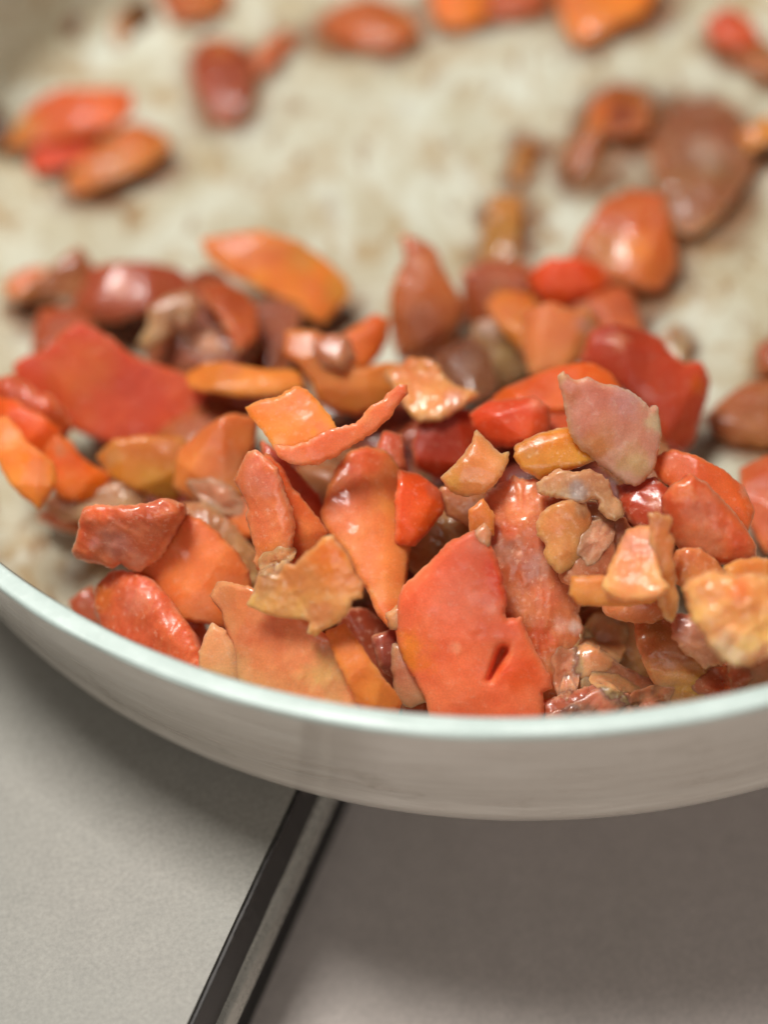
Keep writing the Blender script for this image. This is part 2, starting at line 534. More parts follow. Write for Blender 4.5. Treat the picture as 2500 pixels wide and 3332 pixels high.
PIECES = [
    ('tomato_piece','tomato','t','big salmon red tomato wedge with a small slit, standing at the front rim',
     (-28.49,-106.92,29.11),(0.9808,-0.1934,-0.0252),(-0.1203,-0.702,0.702),6,2.6,(10,2.0),0.5,0.45,1.6,1,(232,121,79),[(6.62,11.61,4.16,(222,85,44)),(8.55,-4.15,3.64,(222,99,48)),(-10.22,-1.88,3.9,(232,133,55)),(-2.14,-0.13,1.04,(240,157,120)),(3.81,6.58,1.04,(240,150,116)),(-2.43,7.52,5.72,(238,136,98)),(1.41,17.54,1.56,(236,140,103))],[(5.98,-0.55,0.88,1.5),(5.79,-0.94,0.85,1.5),(5.61,-1.32,0.82,1.5),(5.42,-1.71,0.79,1.5),(5.24,-2.09,0.76,1.5),(5.05,-2.48,0.72,1.5),(4.87,-2.87,0.69,1.5),(4.68,-3.25,0.66,1.5),(4.5,-3.64,0.63,1.5),(4.31,-4.03,0.6,1.5),(4.13,-4.41,0.56,1.5),(3.94,-4.8,0.53,1.5),(3.75,-5.19,0.5,1.5),(3.57,-5.57,0.47,1.5)],[(5.01,20.73,14.03,-8.0,0.9),(-7.06,-11.13,-13.37,2.03,0.8),(-13.37,4.68,0.11,19.87,0.6)],0.0,[(-2.73,17.22),(-5.05,14.83),(-6.86,12.75),(-8.68,11.35),(-11.02,8.95),(-11.41,6.57),(-11.93,3.12),(-11.4,-0.58),(-10.22,-3.21),(-8.38,-6.09),(-6.54,-9.25),(-6.01,-12.17),(-5.48,-14.3),(2.89,-14.63),(11.9,-13.89),(11.88,-12.03),(11.92,-10.17),(11.75,-8.58),(11.95,-7.52),(13.24,-6.9),(12.84,-5.64),(11.91,-3.81),(10.99,-2.11),(9.86,-0.16),(9.02,1.94),(8.22,4.08),(5.77,3.98),(5.11,5.81),(5.53,7.66),(5.26,9.23),(4.68,11.84),(3.88,14.71),(2.71,17.04),(0.89,18.97)]),
    ('tomato_piece','tomato','f','tall mottled pink tomato flesh slab just right of the big front wedge',
     (-14.8,-95.99,29.11),(0.9867,-0.0906,-0.1353),(0.0501,-0.6215,0.7818),9,2.2,(0,3.0),1.0,1.0,2,1,(207,126,83),[(-3.3,13.73,4.49,(226,144,94)),(-5.69,5.81,3.17,(190,129,100)),(-0.91,3.17,2.9,(196,136,109)),(1.21,-2.38,2.38,(222,134,94)),(3.86,-7.41,1.58,(214,150,126)),(6.25,-7.68,1.32,(222,186,170)),(0.41,-10.04,3.43,(205,96,54)),(3.07,-17.97,2.9,(205,102,56)),(-4.89,8.98,1.58,(205,110,64)),(-3.3,5.02,0.69,(240,186,150))],[],[(7.58,15.05,7.58,-16.67,0.5),(-3.3,-19.27,-8.07,12.41,0.4)],0.3,[(-9.13,7.66),(-7.8,2.91),(-6.22,-0.78),(-5.42,-8.7),(-2.77,-13.99),(-0.91,-21.92),(1.21,-22.46),(3.86,-21.41),(5.46,-19.3),(4.93,-16.66),(4.66,-14.81),(5.72,-12.96),(7.05,-10.85),(7.58,-8.47),(6.52,-5.3),(7.18,-3.45),(6.12,-1.86),(6.25,0.25),(4.26,0.78),(4.13,2.1),(6.52,4.48),(7.85,8.97),(8.38,13.2),(7.05,14.79),(3.86,15.05),(0.41,16.63),(-1.98,16.9),(-3.83,17.42),(-6.48,15.84),(-8.6,13.73)]),
    ('onion_piece','onion','o','golden yellow lobe of onion lying on the mottled pink slab',
     (-8.78,-93.04,37.58),(0.9766,-0.0312,-0.2126),(0.1489,-0.6153,0.7741),2.5,1.2,(0,1.5),0.45,0.5,1.2,1,(216,151,92),[(2.42,4.03,1.57,(190,145,102)),(-2.13,1.41,1.83,(222,150,96))],[],[],1.0,[(-3.46,3.23),(-4.26,1.67),(-4.13,0.1),(-2.66,-1.72),(-3.14,-3.28),(-2.53,-4.59),(-1.07,-6.02),(1.07,-4.98),(2.41,-3.81),(3.48,-1.98),(3.8,-0.41),(3.97,1.42),(3.54,3.51),(2.95,4.55),(0.55,5.07),(-2.12,4.28)]),
    ('onion_piece','onion','o','ragged grey tan onion shred hanging over the mottled slab top',
     (-4.93,-87.25,41.66),(0.9831,-0.0834,-0.1628),(0.1,-0.5001,0.8602),2.5,1.0,(0,0),0.8,1.0,1.2,1,(188,146,106),[(-1.38,-0.45,2.35,(170,150,136)),(5.7,-3.53,1.31,(214,162,120)),(-4.78,1.63,2.09,(200,150,106))],[],[],1.0,[(-7.43,-0.26),(-5.6,-0.76),(-3.23,-1.26),(-1.14,-2.03),(0.45,-1.75),(1.64,-1.26),(2.88,-1.45),(3.06,-3.3),(4.36,-4.6),(5.41,-4.91),(7.06,-4.18),(6.25,-1.94),(4.74,-0.37),(4.19,1.74),(3.14,2.52),(1.04,3.29),(-1.08,2.73),(-3.97,3.23),(-5.83,2.41),(-7.68,1.06)]),
    ('onion_piece','onion','o','pale pink translucent onion wedge standing up at the top of the heap',
     (2.28,-81.21,48.71),(0.9808,-0.0199,-0.1941),(0.1203,-0.7217,0.6816),4.0,1.4,(35,1.6),0.6,0.42,1.0,1,(226,157,134),[(1.86,4.78,3.12,(226,174,164)),(-2.88,1.19,3.12,(224,150,123)),(7.26,0.8,1.82,(222,186,150)),(-2.83,-3.25,2.86,(222,146,100)),(3.88,-5.97,3.12,(210,157,118)),(-9.59,8.8,1.04,(216,169,132)),(-7.71,6.19,1.56,(208,134,99))],[],[(8.03,2.88,-10.13,10.36,0.35),(-10.88,6.49,2.61,-10.68,0.25)],0.2,[(-9.35,6.73),(-8.62,4.64),(-7.98,2.04),(-7.37,-0.57),(-6.02,-2.68),(-4.15,-4.27),(-1.72,-6.4),(0.97,-8.28),(2.59,-9.49),(4.2,-10.05),(5.8,-9.28),(6.98,-7.59),(7.88,-4.98),(8.33,-2.89),(8.41,-0.79),(8.19,1.04),(7.84,3.14),(7.35,3.28),(6.42,2.9),(5.07,4.22),(2.64,5.94),(0.24,6.88),(-1.63,7.29),(-2.96,7.43),(-5.09,8.62),(-6.41,8.04),(-7.73,8.14),(-9.54,9.53),(-10.04,9.07)]),
    ('tomato_piece','tomato','t','folded pale orange tomato skin with white glare, right of the mottled slab',
     (0.5,-105.9,43.22),(0.9748,-0.1791,0.133),(-0.1717,-0.2223,0.9597),3,0.9,(60,1.2),0.45,0.7,1.2,1,(228,151,92),[(-4.44,-2.81,2.02,(236,161,98)),(0.92,3.79,3.04,(222,157,120))],[],[(-5.25,-3.82,5.35,-4.79,0.0)],0.0,[(-1.99,4.62),(-2.96,2.52),(-4.62,-0.61),(-5.78,-2.96),(-4.75,-4.14),(-2.26,-5.45),(0.78,-5.59),(2.81,-5.37),(4.34,-4.84),(5.18,-4.1),(4.07,-2.51),(3.61,0.25),(3.25,3.56),(3.11,7.3),(1.07,7.36),(-1.26,6.76)]),
    ('tomato_piece','tomato','t','orange lower lip of folded tomato skin beside the mottled slab',
     (-4.45,-107.3,38.52),(0.9883,-0.1006,-0.1144),(0.0,-0.7507,0.6606),3,0.8,(0,0),0.45,0.3,1.2,1,(222,145,73),[],[],[],1.0,[(-5.51,-0.11),(-4.6,-1.29),(1.54,-1.46),(7.43,-1.29),(8.95,-0.6),(7.92,-0.07),(3.05,-0.04),(-1.08,2.2),(-3.12,2.01),(-5.41,1.92)]),
    ('tomato_piece','tomato','f','pink tomato scrap tucked below the folded orange skin',
     (0.61,-105.65,30.68),(0.987,-0.0638,-0.1473),(0.05,-0.7498,0.6598),4,1,(0,0),0.6,0.35,1.2,1,(206,129,80),[],[],[],1.0,[(-4.68,-0.74),(-1.77,-1.72),(2.96,-2.15),(5.19,-1.71),(3.93,1.9),(-0.79,1.71),(-6.02,1.67)]),
    ('vegetable_peel','vegetable','o','narrow upright tan strip with torn top, right of the glaring fold',
     (5.64,-105.82,42.44),(0.9557,0.08,-0.2833),(0.2512,-0.7234,0.6431),2.2,0.5,(0,0),0.9,0.5,1.2,1,(216,147,89),[(0.59,-2.7,1.52,(212,139,75)),(-1.22,7.38,1.52,(205,145,97))],[],[],0.3,[(-2.28,5.63),(-2.27,2.05),(-1.64,0.23),(-0.92,-2.37),(-0.21,-3.95),(-0.72,-5.98),(0.43,-9.14),(1.32,-10.17),(2.38,-7.94),(2.28,-5.61),(1.52,-1.45),(1.11,1.91),(1.48,3.68),(0.72,5.25),(1.18,7.23),(-0.68,7.74),(-1.38,8.55),(-2.54,8.24)]),
    ('tomato_piece','tomato','t','thick red tomato chunk under the pale wedge near the right edge',
     (15.04,-99.95,43.22),(0.9763,-0.0271,-0.2148),(0.1512,-0.6249,0.766),9,3,(45,1.5),0.45,0.6,2,1,(214,110,62),[(-2.35,2.28,3.58,(212,129,93)),(-1.03,-3.34,3.58,(206,127,89)),(-4.72,5.33,2.04,(226,137,79)),(5.58,-2.84,2.3,(215,102,59))],[],[(9.57,-4.89,-4.19,8.91,0.7),(-7.35,4.06,1.61,-7.94,0.35)],0.2,[(-7.03,2.27),(-6.3,0.24),(-4.98,-2.06),(-3.14,-4.61),(-0.5,-5.89),(2.4,-6.62),(5.85,-6.42),(8.37,-5.4),(8.24,-3.61),(6.64,-1.05),(4.79,1.51),(2.14,4.07),(-0.23,6.62),(-3.14,8.14),(-5.77,6.35),(-7.21,4.57)]),
    ('tomato_piece','tomato','t','long orange red tomato strip behind the thick chunk at right',
     (17.1,-86.38,36.95),(0.968,-0.0464,-0.2465),(0.2001,-0.4501,0.8703),5,1.5,(0,0),0.45,0.35,1.2,1,(220,110,52),[(6.09,-1.42,1.32,(220,140,103))],[],[],1.0,[(-7.24,1.84),(-4.31,-0.74),(-0.22,-1.13),(3.78,-4.76),(6.99,-7.34),(7.49,-4.62),(6.11,-0.88),(2.61,1.56),(-1.72,3.56),(-6.05,5.55),(-8.25,4.78)]),
    ('tomato_piece','tomato','f','dark red wet tomato lump with glare just below the pale wedge',
     (5.98,-86.75,35.38),(0.9781,-0.1741,0.1141),(-0.152,-0.223,0.9629),6,2.2,(0,0),0.45,0.6,2,1,(184,78,46),[(1.73,-0.71,1.59,(205,128,95))],[],[],1.0,[(-4.19,0.43),(-2.59,-2.75),(-0.56,-4.66),(1.61,-3.43),(3.68,-4.19),(4.7,-2.14),(4.44,0.77),(1.13,3.69),(-1.78,3.98),(-4.97,4.28)]),
    ('vegetable_chunk','vegetable','f','lumpy golden yellow vegetable chunk with pale fringe at the right edge',
     (14.66,-121.11,46.36),(0.9879,-0.1213,-0.0964),(0.0,-0.6222,0.7828),9,2.8,(0,0),0.6,1.8,2,1,(246,184,112),[(-2.54,-4.72,2.7,(228,192,148)),(-0.57,-6.94,2.21,(224,182,140)),(-5.0,-2.27,1.72,(226,167,100)),(2.87,-5.95,2.46,(214,150,111)),(-0.09,4.12,2.21,(240,150,81)),(1.39,-4.23,1.72,(236,186,120))],[],[(3.6,-5.22,-6.23,-0.3,0.0)],0.4,[(-7.95,2.89),(-7.65,1.42),(-6.91,-1.04),(-5.24,-2.76),(-4.26,-4.72),(-2.54,-6.81),(-0.57,-7.84),(1.39,-7.97),(2.87,-7.06),(5.81,-6.2),(7.28,-2.76),(7.03,3.14),(4.82,5.84),(2.36,6.53),(-0.1,6.03),(-1.82,6.33),(-4.03,6.77),(-5.25,6.53),(-7.71,5.35),(-8.69,4.24)]),
    ('onion_piece','onion','o','golden curled onion ring end above the lumpy golden chunk',
     (19.88,-108.31,40.09),(0.9831,-0.0834,-0.1628),(0.1,-0.5001,0.8602),4,1.2,(0,-1.2),0.45,0.35,1.2,1,(224,151,78),[],[],[],1.0,[(-3.72,-0.89),(-2.44,-1.31),(-0.9,-1.37),(3.74,-0.94),(3.8,1.1),(0.71,1.38),(-2.39,1.17),(-4.21,0.13)]),
    ('tomato_piece','tomato','f','orange tan scrap between the thick red chunk and lumpy golden chunk',
     (11.05,-103.74,36.95),(0.988,-0.1288,-0.0853),(0.0,-0.5524,0.8336),5,1.5,(0,0),0.45,0.6,1.2,1,(215,142,84),[],[],[],1.0,[(-3.28,0.41),(-2.67,-2.17),(-0.88,-2.94),(1.96,-1.65),(4.79,-0.63),(3.01,0.92),(0.46,2.72),(-2.62,2.47)]),
    ('tomato_piece','tomato','f','golden brown soft strip sloping down to the rim at right',
     (6.66,-112.98,22.84),(0.9867,-0.0945,-0.1325),(0.0499,-0.5993,0.799),7,2,(60,1.5),0.6,0.9,2,1,(208,145,92),[(4.34,-3.33,2.87,(218,150,62)),(0.92,-4.62,2.08,(208,146,75)),(-4.03,5.8,2.08,(190,133,78)),(-0.9,1.37,2.35,(214,153,110))],[],[],1.0,[(-5.87,3.72),(-4.83,0.85),(-3.53,-1.75),(-1.7,-4.87),(-0.4,-6.96),(4.06,-6.45),(6.96,-5.15),(7.36,-3.07),(5.92,-0.99),(3.83,0.58),(1.73,2.92),(0.43,5.27),(-1.66,7.09),(-4.02,8.14),(-6.38,7.36)]),
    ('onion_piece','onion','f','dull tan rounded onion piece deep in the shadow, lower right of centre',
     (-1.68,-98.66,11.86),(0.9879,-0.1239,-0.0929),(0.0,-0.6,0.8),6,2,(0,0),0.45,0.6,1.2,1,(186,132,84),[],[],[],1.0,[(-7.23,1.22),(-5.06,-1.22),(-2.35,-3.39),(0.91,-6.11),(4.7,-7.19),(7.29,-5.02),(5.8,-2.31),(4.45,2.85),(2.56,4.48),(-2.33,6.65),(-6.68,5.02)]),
    ('onion_piece','onion','f','tan onion slice with pink end lying along the front rim at right',
     (-5.5,-112.38,16.57),(0.9867,-0.1488,-0.0652),(-0.05,-0.6598,0.7498),6,1.8,(0,0),0.5,0.6,2,1,(208,150,113),[(-5.13,2.31,2.9,(204,167,126)),(5.15,-0.82,3.96,(210,142,103)),(-2.52,5.51,2.11,(206,157,112))],[],[],1.0,[(-7.1,0.18),(-6.68,-4.08),(-1.41,-4.58),(3.86,-4.02),(10.68,-2.91),(11.46,-0.91),(9.08,0.14),(5.4,1.18),(1.97,2.75),(-0.94,5.12),(-3.84,6.89),(-5.94,5.76),(-7.38,3.63)]),
    ('tomato_piece','tomato','f','wet dark pink tomato pulp at the very bottom by the rim',
     (-10.43,-117.36,19.7),(0.988,-0.1288,-0.0853),(0.0,-0.5524,0.8336),5,1.5,(0,0),0.8,1.4,1.2,1,(188,110,81),[],[],[],1.0,[(-7.27,-1.84),(-2.6,-2.88),(5.21,-1.84),(7.05,0.24),(5.76,1.79),(3.69,3.4),(1.61,3.22),(-1.26,2.18),(-4.39,1.4),(-7.26,0.24)]),
    ('tomato_piece','tomato','f','pink mush wedged between golden strip and lumpy golden chunk',
     (9.53,-113.88,30.68),(0.9829,-0.0655,-0.172),(0.0995,-0.597,0.796),5,1.5,(0,0),1,1,1.2,1,(200,142,111),[],[],[],1.0,[(-3.19,0.6),(-1.38,-1.71),(1.48,-4.02),(4.61,-3.51),(3.06,-1.2),(1.25,2.13),(-1.09,3.67),(-3.95,4.18)]),
    ('tomato_piece','tomato','f','dark red scrap below the lumpy golden chunk at right rim',
     (14.41,-114.53,19.7),(0.9829,-0.0655,-0.172),(0.0995,-0.597,0.796),5,1.5,(0,0),0.45,0.35,1.2,1,(174,101,58),[],[],[],1.0,[(-2.37,0.06),(0.01,-4.12),(2.95,-1.79),(2.7,1.35),(0.04,2.92),(-3.95,2.67)]),
    ('tomato_piece','tomato','f','pinkish tan scrap in the bottom right corner of the heap',
     (18.34,-119.09,24.41),(0.9829,-0.0655,-0.172),(0.0995,-0.597,0.796),5,1.2,(0,0),0.45,0.35,1.2,1,(194,141,103),[],[],[],1.0,[(-2.63,-2.24),(0.25,-2.76),(3.41,-0.98),(3.43,2.36),(-0.25,1.86),(-3.65,2.38)]),
    ('tomato_piece','tomato','f','dusky pink tomato scrap right of the golden lobe',
     (-5.48,-96.66,33.82),(0.9867,-0.1015,-0.1267),(0.0502,-0.5517,0.8325),5,1.5,(0,0),0.5,0.7,1.2,1,(186,114,79),[(1.01,3.67,1.57,(196,140,113))],[],[],1.0,[(-4.29,-2.9),(-2.72,-3.55),(2.0,-3.27),(2.28,-1.31),(3.61,0.79),(3.11,3.41),(0.49,5.24),(-0.84,2.35),(-2.7,-0.54),(-5.07,-1.46)]),
    ('tomato_piece','tomato','f','brownish pink sliver under the ragged tan shred',
     (-1.57,-90.83,34.6),(0.983,-0.0823,-0.164),(0.1009,-0.5044,0.8575),4,1.2,(0,0),0.45,0.35,1.2,1,(184,129,91),[(1.6,-0.4,1.32,(190,134,109))],[],[],1.0,[(-3.18,0.61),(-1.34,-0.97),(0.47,-4.66),(1.81,-4.12),(3.47,-0.12),(2.69,1.34),(0.56,1.71),(-1.01,3.56),(-3.13,4.6)]),
    ('tomato_piece','tomato','t','long salmon tomato strip hanging down the centre of the heap',
     (-41.17,-84.61,38.52),(0.9867,-0.1015,-0.1267),(0.0502,-0.5517,0.8325),6,2.0,(15,2.0),0.45,0.45,1.8,1,(230,132,72),[(3.39,1.93,3.17,(238,148,79)),(2.07,-11.81,3.17,(228,143,82)),(-6.38,1.9,1.85,(228,142,96)),(-3.48,4.03,2.9,(228,127,75)),(-1.9,10.41,3.69,(224,110,54))],[],[(2.33,-16.55,2.34,13.08,0.35),(0.22,9.88,2.33,-6.01,0.0),(-9.01,0.31,0.75,-16.55,0.5)],0.0,[(-5.6,9.33),(-6.91,6.67),(-7.43,4.28),(-8.35,1.89),(-7.43,-0.48),(-5.58,-2.86),(-3.46,-5.76),(-1.88,-9.18),(-0.04,-11.81),(1.28,-15.23),(2.86,-17.47),(4.49,-16.54),(4.31,-14.7),(4.97,-12.33),(5.23,-8.64),(5.63,-6.0),(6.03,-3.35),(5.37,-2.56),(5.45,0.61),(5.64,4.59),(5.56,8.57),(4.19,10.16),(2.07,12.28),(-0.84,12.94),(-3.48,12.26)]),
    ('tomato_piece','tomato','f','ragged salmon tomato slab left of the centre strip',
     (-59.44,-83.73,44.01),(0.9768,-0.2143,-0.005),(-0.1498,-0.6991,0.6991),6,1.8,(0,1.6),0.6,0.6,1.2,1,(231,137,89),[(-0.39,5.46,2.88,(234,150,117)),(-1.95,8.33,2.09,(236,145,112)),(1.12,-7.2,3.14,(226,129,72)),(0.63,-0.58,2.61,(232,140,95))],[],[(4.16,-9.79,1.76,9.7,0.5),(-3.17,-9.95,-5.13,8.54,0.4)],0.1,[(-3.94,8.82),(-4.61,7.5),(-6.09,5.1),(-3.73,1.98),(-3.08,0.67),(-3.67,-0.93),(-2.58,-4.09),(-1.86,-7.26),(-2.36,-8.86),(-1.57,-10.31),(1.63,-10.43),(3.63,-9.0),(4.43,-8.19),(4.23,-6.6),(4.91,-2.62),(4.35,0.81),(3.1,3.94),(2.53,6.04),(2.01,7.61),(0.17,9.15),(-1.41,10.57),(-3.0,10.15)]),
    ('tomato_piece','tomato','t','orange red tomato skin slice behind the ragged salmon slab',
     (-54.53,-81.79,40.09),(0.9415,0.0504,-0.3332),(0.2994,-0.5788,0.7585),4,1.2,(0,0),0.45,0.3,1.2,1,(220,112,56),[(1.3,-3.91,3.43,(226,128,70))],[],[],1.0,[(-5.28,8.13),(-3.64,4.47),(-1.44,-0.51),(-0.74,-7.9),(0.08,-8.28),(2.4,-6.54),(3.76,-5.2),(5.55,-3.05),(3.48,-0.43),(1.28,2.18),(-0.64,4.53),(-2.01,7.68),(-4.2,10.27)]),
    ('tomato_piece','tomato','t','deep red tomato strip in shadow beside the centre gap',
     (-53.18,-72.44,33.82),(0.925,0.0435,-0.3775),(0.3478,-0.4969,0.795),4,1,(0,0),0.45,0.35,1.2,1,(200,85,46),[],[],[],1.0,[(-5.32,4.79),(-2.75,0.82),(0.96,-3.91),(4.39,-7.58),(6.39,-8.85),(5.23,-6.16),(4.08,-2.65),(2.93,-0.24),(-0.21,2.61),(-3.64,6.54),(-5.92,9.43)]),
    ('onion_piece','onion','o','curved amber onion flap with wet left edge, front centre',
     (-53.21,-103.27,47.14),(0.9867,-0.1488,-0.0652),(-0.05,-0.6598,0.7498),3.2,1.0,(40,2.0),0.55,0.6,1.0,1,(240,157,94),[(3.18,5.0,3.53,(242,151,72)),(-7.44,-0.1,2.77,(212,150,97)),(-5.18,-3.38,2.52,(226,146,89)),(-0.61,0.44,1.51,(240,157,98)),(1.65,-4.62,3.03,(230,143,94))],[],[(1.65,-7.16,-4.4,3.97,0.35),(8.73,1.99,2.43,9.55,0.4)],0.2,[(2.18,8.28),(0.66,6.51),(-0.86,5.5),(-2.63,3.54),(-4.14,3.76),(-5.67,1.68),(-7.94,2.43),(-8.96,1.42),(-9.47,-1.12),(-10.75,-3.03),(-8.98,-3.91),(-6.95,-4.41),(-5.18,-4.91),(-2.9,-5.2),(-0.88,-5.09),(-0.07,-6.15),(-0.68,-7.68),(0.43,-8.1),(1.27,-7.16),(3.16,-6.14),(4.68,-5.37),(6.2,-3.59),(6.71,-1.81),(8.22,-1.17),(8.52,0.98),(7.26,2.49),(6.71,4.76),(5.2,6.78),(3.69,8.74)]),
    ('tomato_piece','tomato','t','wide pale orange tomato slice standing against the front rim',
     (-59.76,-106.25,32.25),(0.9849,-0.1653,-0.052),(-0.08,-0.6998,0.7098),4.5,1.4,(0,1.6),0.45,0.5,1.4,1,(246,169,116),[(7.66,-1.1,4.39,(224,172,112)),(-7.85,8.69,3.62,(246,165,108)),(-3.48,2.18,4.14,(244,157,106)),(0.43,6.16,2.84,(236,144,94)),(8.16,-5.56,2.58,(220,162,110))],[],[(-8.46,-3.13,-7.82,12.08,0.55),(9.71,-8.17,5.6,4.91,0.25)],0.0,[(-10.51,7.61),(-10.08,5.78),(-9.45,3.69),(-8.42,1.87),(-9.23,-1.04),(-10.56,-5.0),(-4.84,-7.04),(4.25,-9.3),(14.12,-10.23),(13.86,-8.12),(12.36,-6.56),(11.79,-4.2),(10.81,-1.59),(9.73,1.02),(8.18,2.84),(3.8,5.93),(-2.14,10.05),(-6.27,11.52),(-9.9,11.8),(-11.59,11.57),(-12.64,10.21)]),
    ('carrot_piece','carrot','c','straight orange strip leaning on the rim, right of the wide pale slice',
     (-46.47,-112.32,31.46),(0.9831,-0.0357,-0.1797),(0.0998,-0.7184,0.6885),4,1,(0,0),0.45,0.35,1.2,1,(230,141,68),[],[],[],1.0,[(-4.2,4.12),(-2.41,0.44),(-0.87,-3.25),(0.42,-5.9),(5.22,-6.81),(5.47,-4.46),(4.57,-2.87),(2.49,-0.46),(0.43,2.58),(-1.89,6.02),(-3.68,8.52),(-5.61,8.05)]),
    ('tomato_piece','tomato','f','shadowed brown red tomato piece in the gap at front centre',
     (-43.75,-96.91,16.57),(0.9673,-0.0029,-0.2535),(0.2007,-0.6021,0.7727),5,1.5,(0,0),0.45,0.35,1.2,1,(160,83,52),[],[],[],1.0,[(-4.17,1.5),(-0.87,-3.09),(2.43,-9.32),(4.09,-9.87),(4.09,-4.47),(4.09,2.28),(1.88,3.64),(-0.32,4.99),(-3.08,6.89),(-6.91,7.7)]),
    ('tomato_piece','tomato','f','small wet purple red scrap beside the big front wedge',
     (-41.12,-101.56,22.84),(0.9406,0.0222,-0.3388),(0.303,-0.5051,0.8081),4,1.2,(0,0),0.45,0.7,1.2,1,(166,94,75),[],[],[],1.0,[(-1.33,-1.64),(1.16,-4.49),(1.99,0.84),(0.61,3.2),(-2.43,2.58)]),
    ('vegetable_peel','vegetable','o','thin cream sliver against the left side of the big front wedge',
     (-39.35,-107.47,22.84),(0.9834,-0.1747,-0.0496),(-0.0996,-0.747,0.6573),2,0.6,(0,0),0.45,0.35,1.2,1,(228,163,124),[],[],[],1.0,[(-1.7,1.67),(-1.25,-0.77),(-0.98,-3.22),(0.2,-3.87),(2.31,-3.29),(2.17,-0.98),(0.45,1.98),(-0.47,4.4),(-1.79,5.46)]),
    ('vegetable_peel','vegetable','o','tiny tan nub above the cream sliver by the big front wedge',
     (-39.94,-100.76,31.46),(0.9881,-0.1088,-0.1088),(0.0,-0.7071,0.7071),3,0.8,(0,0),0.45,0.35,1.2,1,(230,161,108),[],[],[],1.0,[(-0.48,-1.4),(0.69,-1.4),(0.82,0.32),(0.3,1.77),(-1.01,0.59)]),
    ('tomato_piece','tomato','f','brown red scrap at the rim just left of the big wedge foot',
     (-38.55,-109.05,15.0),(0.9879,-0.1239,-0.0929),(0.0,-0.6,0.8),4,1,(0,0),0.45,0.35,1.2,1,(190,117,71),[],[],[],1.0,[(-2.54,-1.6),(2.51,-2.66),(2.78,-0.54),(0.38,3.18),(-2.54,1.59)]),
    ('vegetable_peel','vegetable','o','pointed pale orange sliver left of the wide pale slice',
     (-70.41,-102.2,29.9),(0.983,-0.1793,-0.0389),(-0.1005,-0.7035,0.7035),2.2,0.7,(0,0.8),0.45,0.35,1.2,1,(242,171,122),[],[],[],1.0,[(-2.31,2.93),(-3.18,0.79),(-3.2,-1.87),(-0.0,-3.42),(3.69,-3.89),(3.19,-0.17),(1.42,2.19),(-0.14,4.29),(-1.23,5.54)]),
    ('tomato_piece','tomato','f','glossy wet red tomato piece with broad white glare at the left rim',
     (-83.62,-91.06,29.11),(0.9777,-0.1865,0.0965),(-0.1503,-0.3006,0.9418),8,2.6,(-40,2.2),0.45,1.3,2.2,1,(222,117,75),[(-0.66,4.01,3.19,(226,134,104)),(-8.54,5.61,2.39,(222,127,62)),(6.46,-2.5,3.19,(222,119,77))],[],[(-0.26,-7.61,-10.2,5.15,0.5),(9.34,-7.59,-4.8,10.43,0.5)],0.1,[(-9.95,4.57),(-8.96,2.28),(-7.72,-0.85),(-1.72,-5.33),(5.27,-8.73),(10.37,-10.63),(10.5,-8.19),(9.31,-4.58),(7.81,-1.75),(5.81,0.85),(4.07,3.45),(1.48,6.39),(-1.37,8.47),(-3.92,9.25),(-6.73,9.43),(-9.2,8.17)]),
    ('tomato_piece','tomato','f','small dark red scrap between pan wall and the glossy red piece',
     (-95.31,-77.11,16.57),(0.9675,-0.2366,0.0895),(-0.2004,-0.5011,0.8419),4,1,(0,0),0.45,0.35,1.2,1,(176,92,58),[],[],[],1.0,[(-0.92,-1.33),(1.74,-3.3),(1.71,-0.52),(0.2,2.97),(-2.41,1.19)]),
    ('tomato_piece','tomato','f','blocky mauve red tomato chunk perched above the left rim',
     (-84.28,-81.38,41.66),(0.9828,-0.1839,-0.0153),(-0.1003,-0.6018,0.7923),9,2.4,(0,1.5),0.7,1.2,1.6,1,(206,119,81),[(-7.21,-1.11,2.9,(220,110,66)),(-1.03,-1.89,3.69,(198,133,113)),(1.64,-4.78,2.11,(206,137,108)),(7.79,3.65,2.64,(222,131,82)),(-3.98,3.65,2.11,(226,124,75)),(-5.59,-1.63,1.32,(222,145,127))],[],[(7.79,3.65,-7.74,2.59,0.7),(10.99,6.28,1.91,-7.41,0.6),(-7.21,-5.33,-8.55,3.38,0.5)],0.0,[(-9.63,-3.96),(-7.48,-4.67),(-5.06,-4.93),(-2.91,-5.77),(-1.25,-5.05),(-0.5,-5.84),(1.11,-6.55),(3.52,-5.3),(5.65,-3.19),(7.79,-0.03),(9.66,3.12),(10.06,4.96),(7.26,6.02),(4.59,5.1),(1.91,4.7),(-1.3,4.57),(-4.52,4.91),(-6.67,4.31),(-7.47,2.85),(-7.74,1.27),(-8.55,-1.11),(-10.09,-3.41)]),
    ('tomato_piece','tomato','t','smooth salmon orange tomato slice beside the blocky mauve chunk',
     (-73.73,-83.45,30.68),(0.9828,-0.1839,-0.0153),(-0.1003,-0.6018,0.7923),5,1.6,(0,1.2),0.45,0.3,1.2,1,(226,129,68),[(-1.25,3.32,0.64,(240,176,150)),(1.2,-6.06,3.22,(226,139,89)),(6.62,-2.02,2.41,(226,137,85))],[],[(-4.79,-7.43,5.27,-9.26,0.0)],0.4,[(-4.79,7.34),(-6.42,4.38),(-8.6,1.69),(-10.52,-1.0),(-7.51,-2.34),(-5.06,-5.01),(-3.16,-7.56),(1.2,-8.07),(5.05,-9.05),(5.27,-7.12),(6.08,-5.24),(8.25,-4.16),(9.19,-3.62),(8.79,0.13),(6.62,3.33),(3.91,6.01),(0.93,8.42),(-2.88,10.03)]),
    ('tomato_piece','tomato','f','small red brown scrap under the smooth salmon slice',
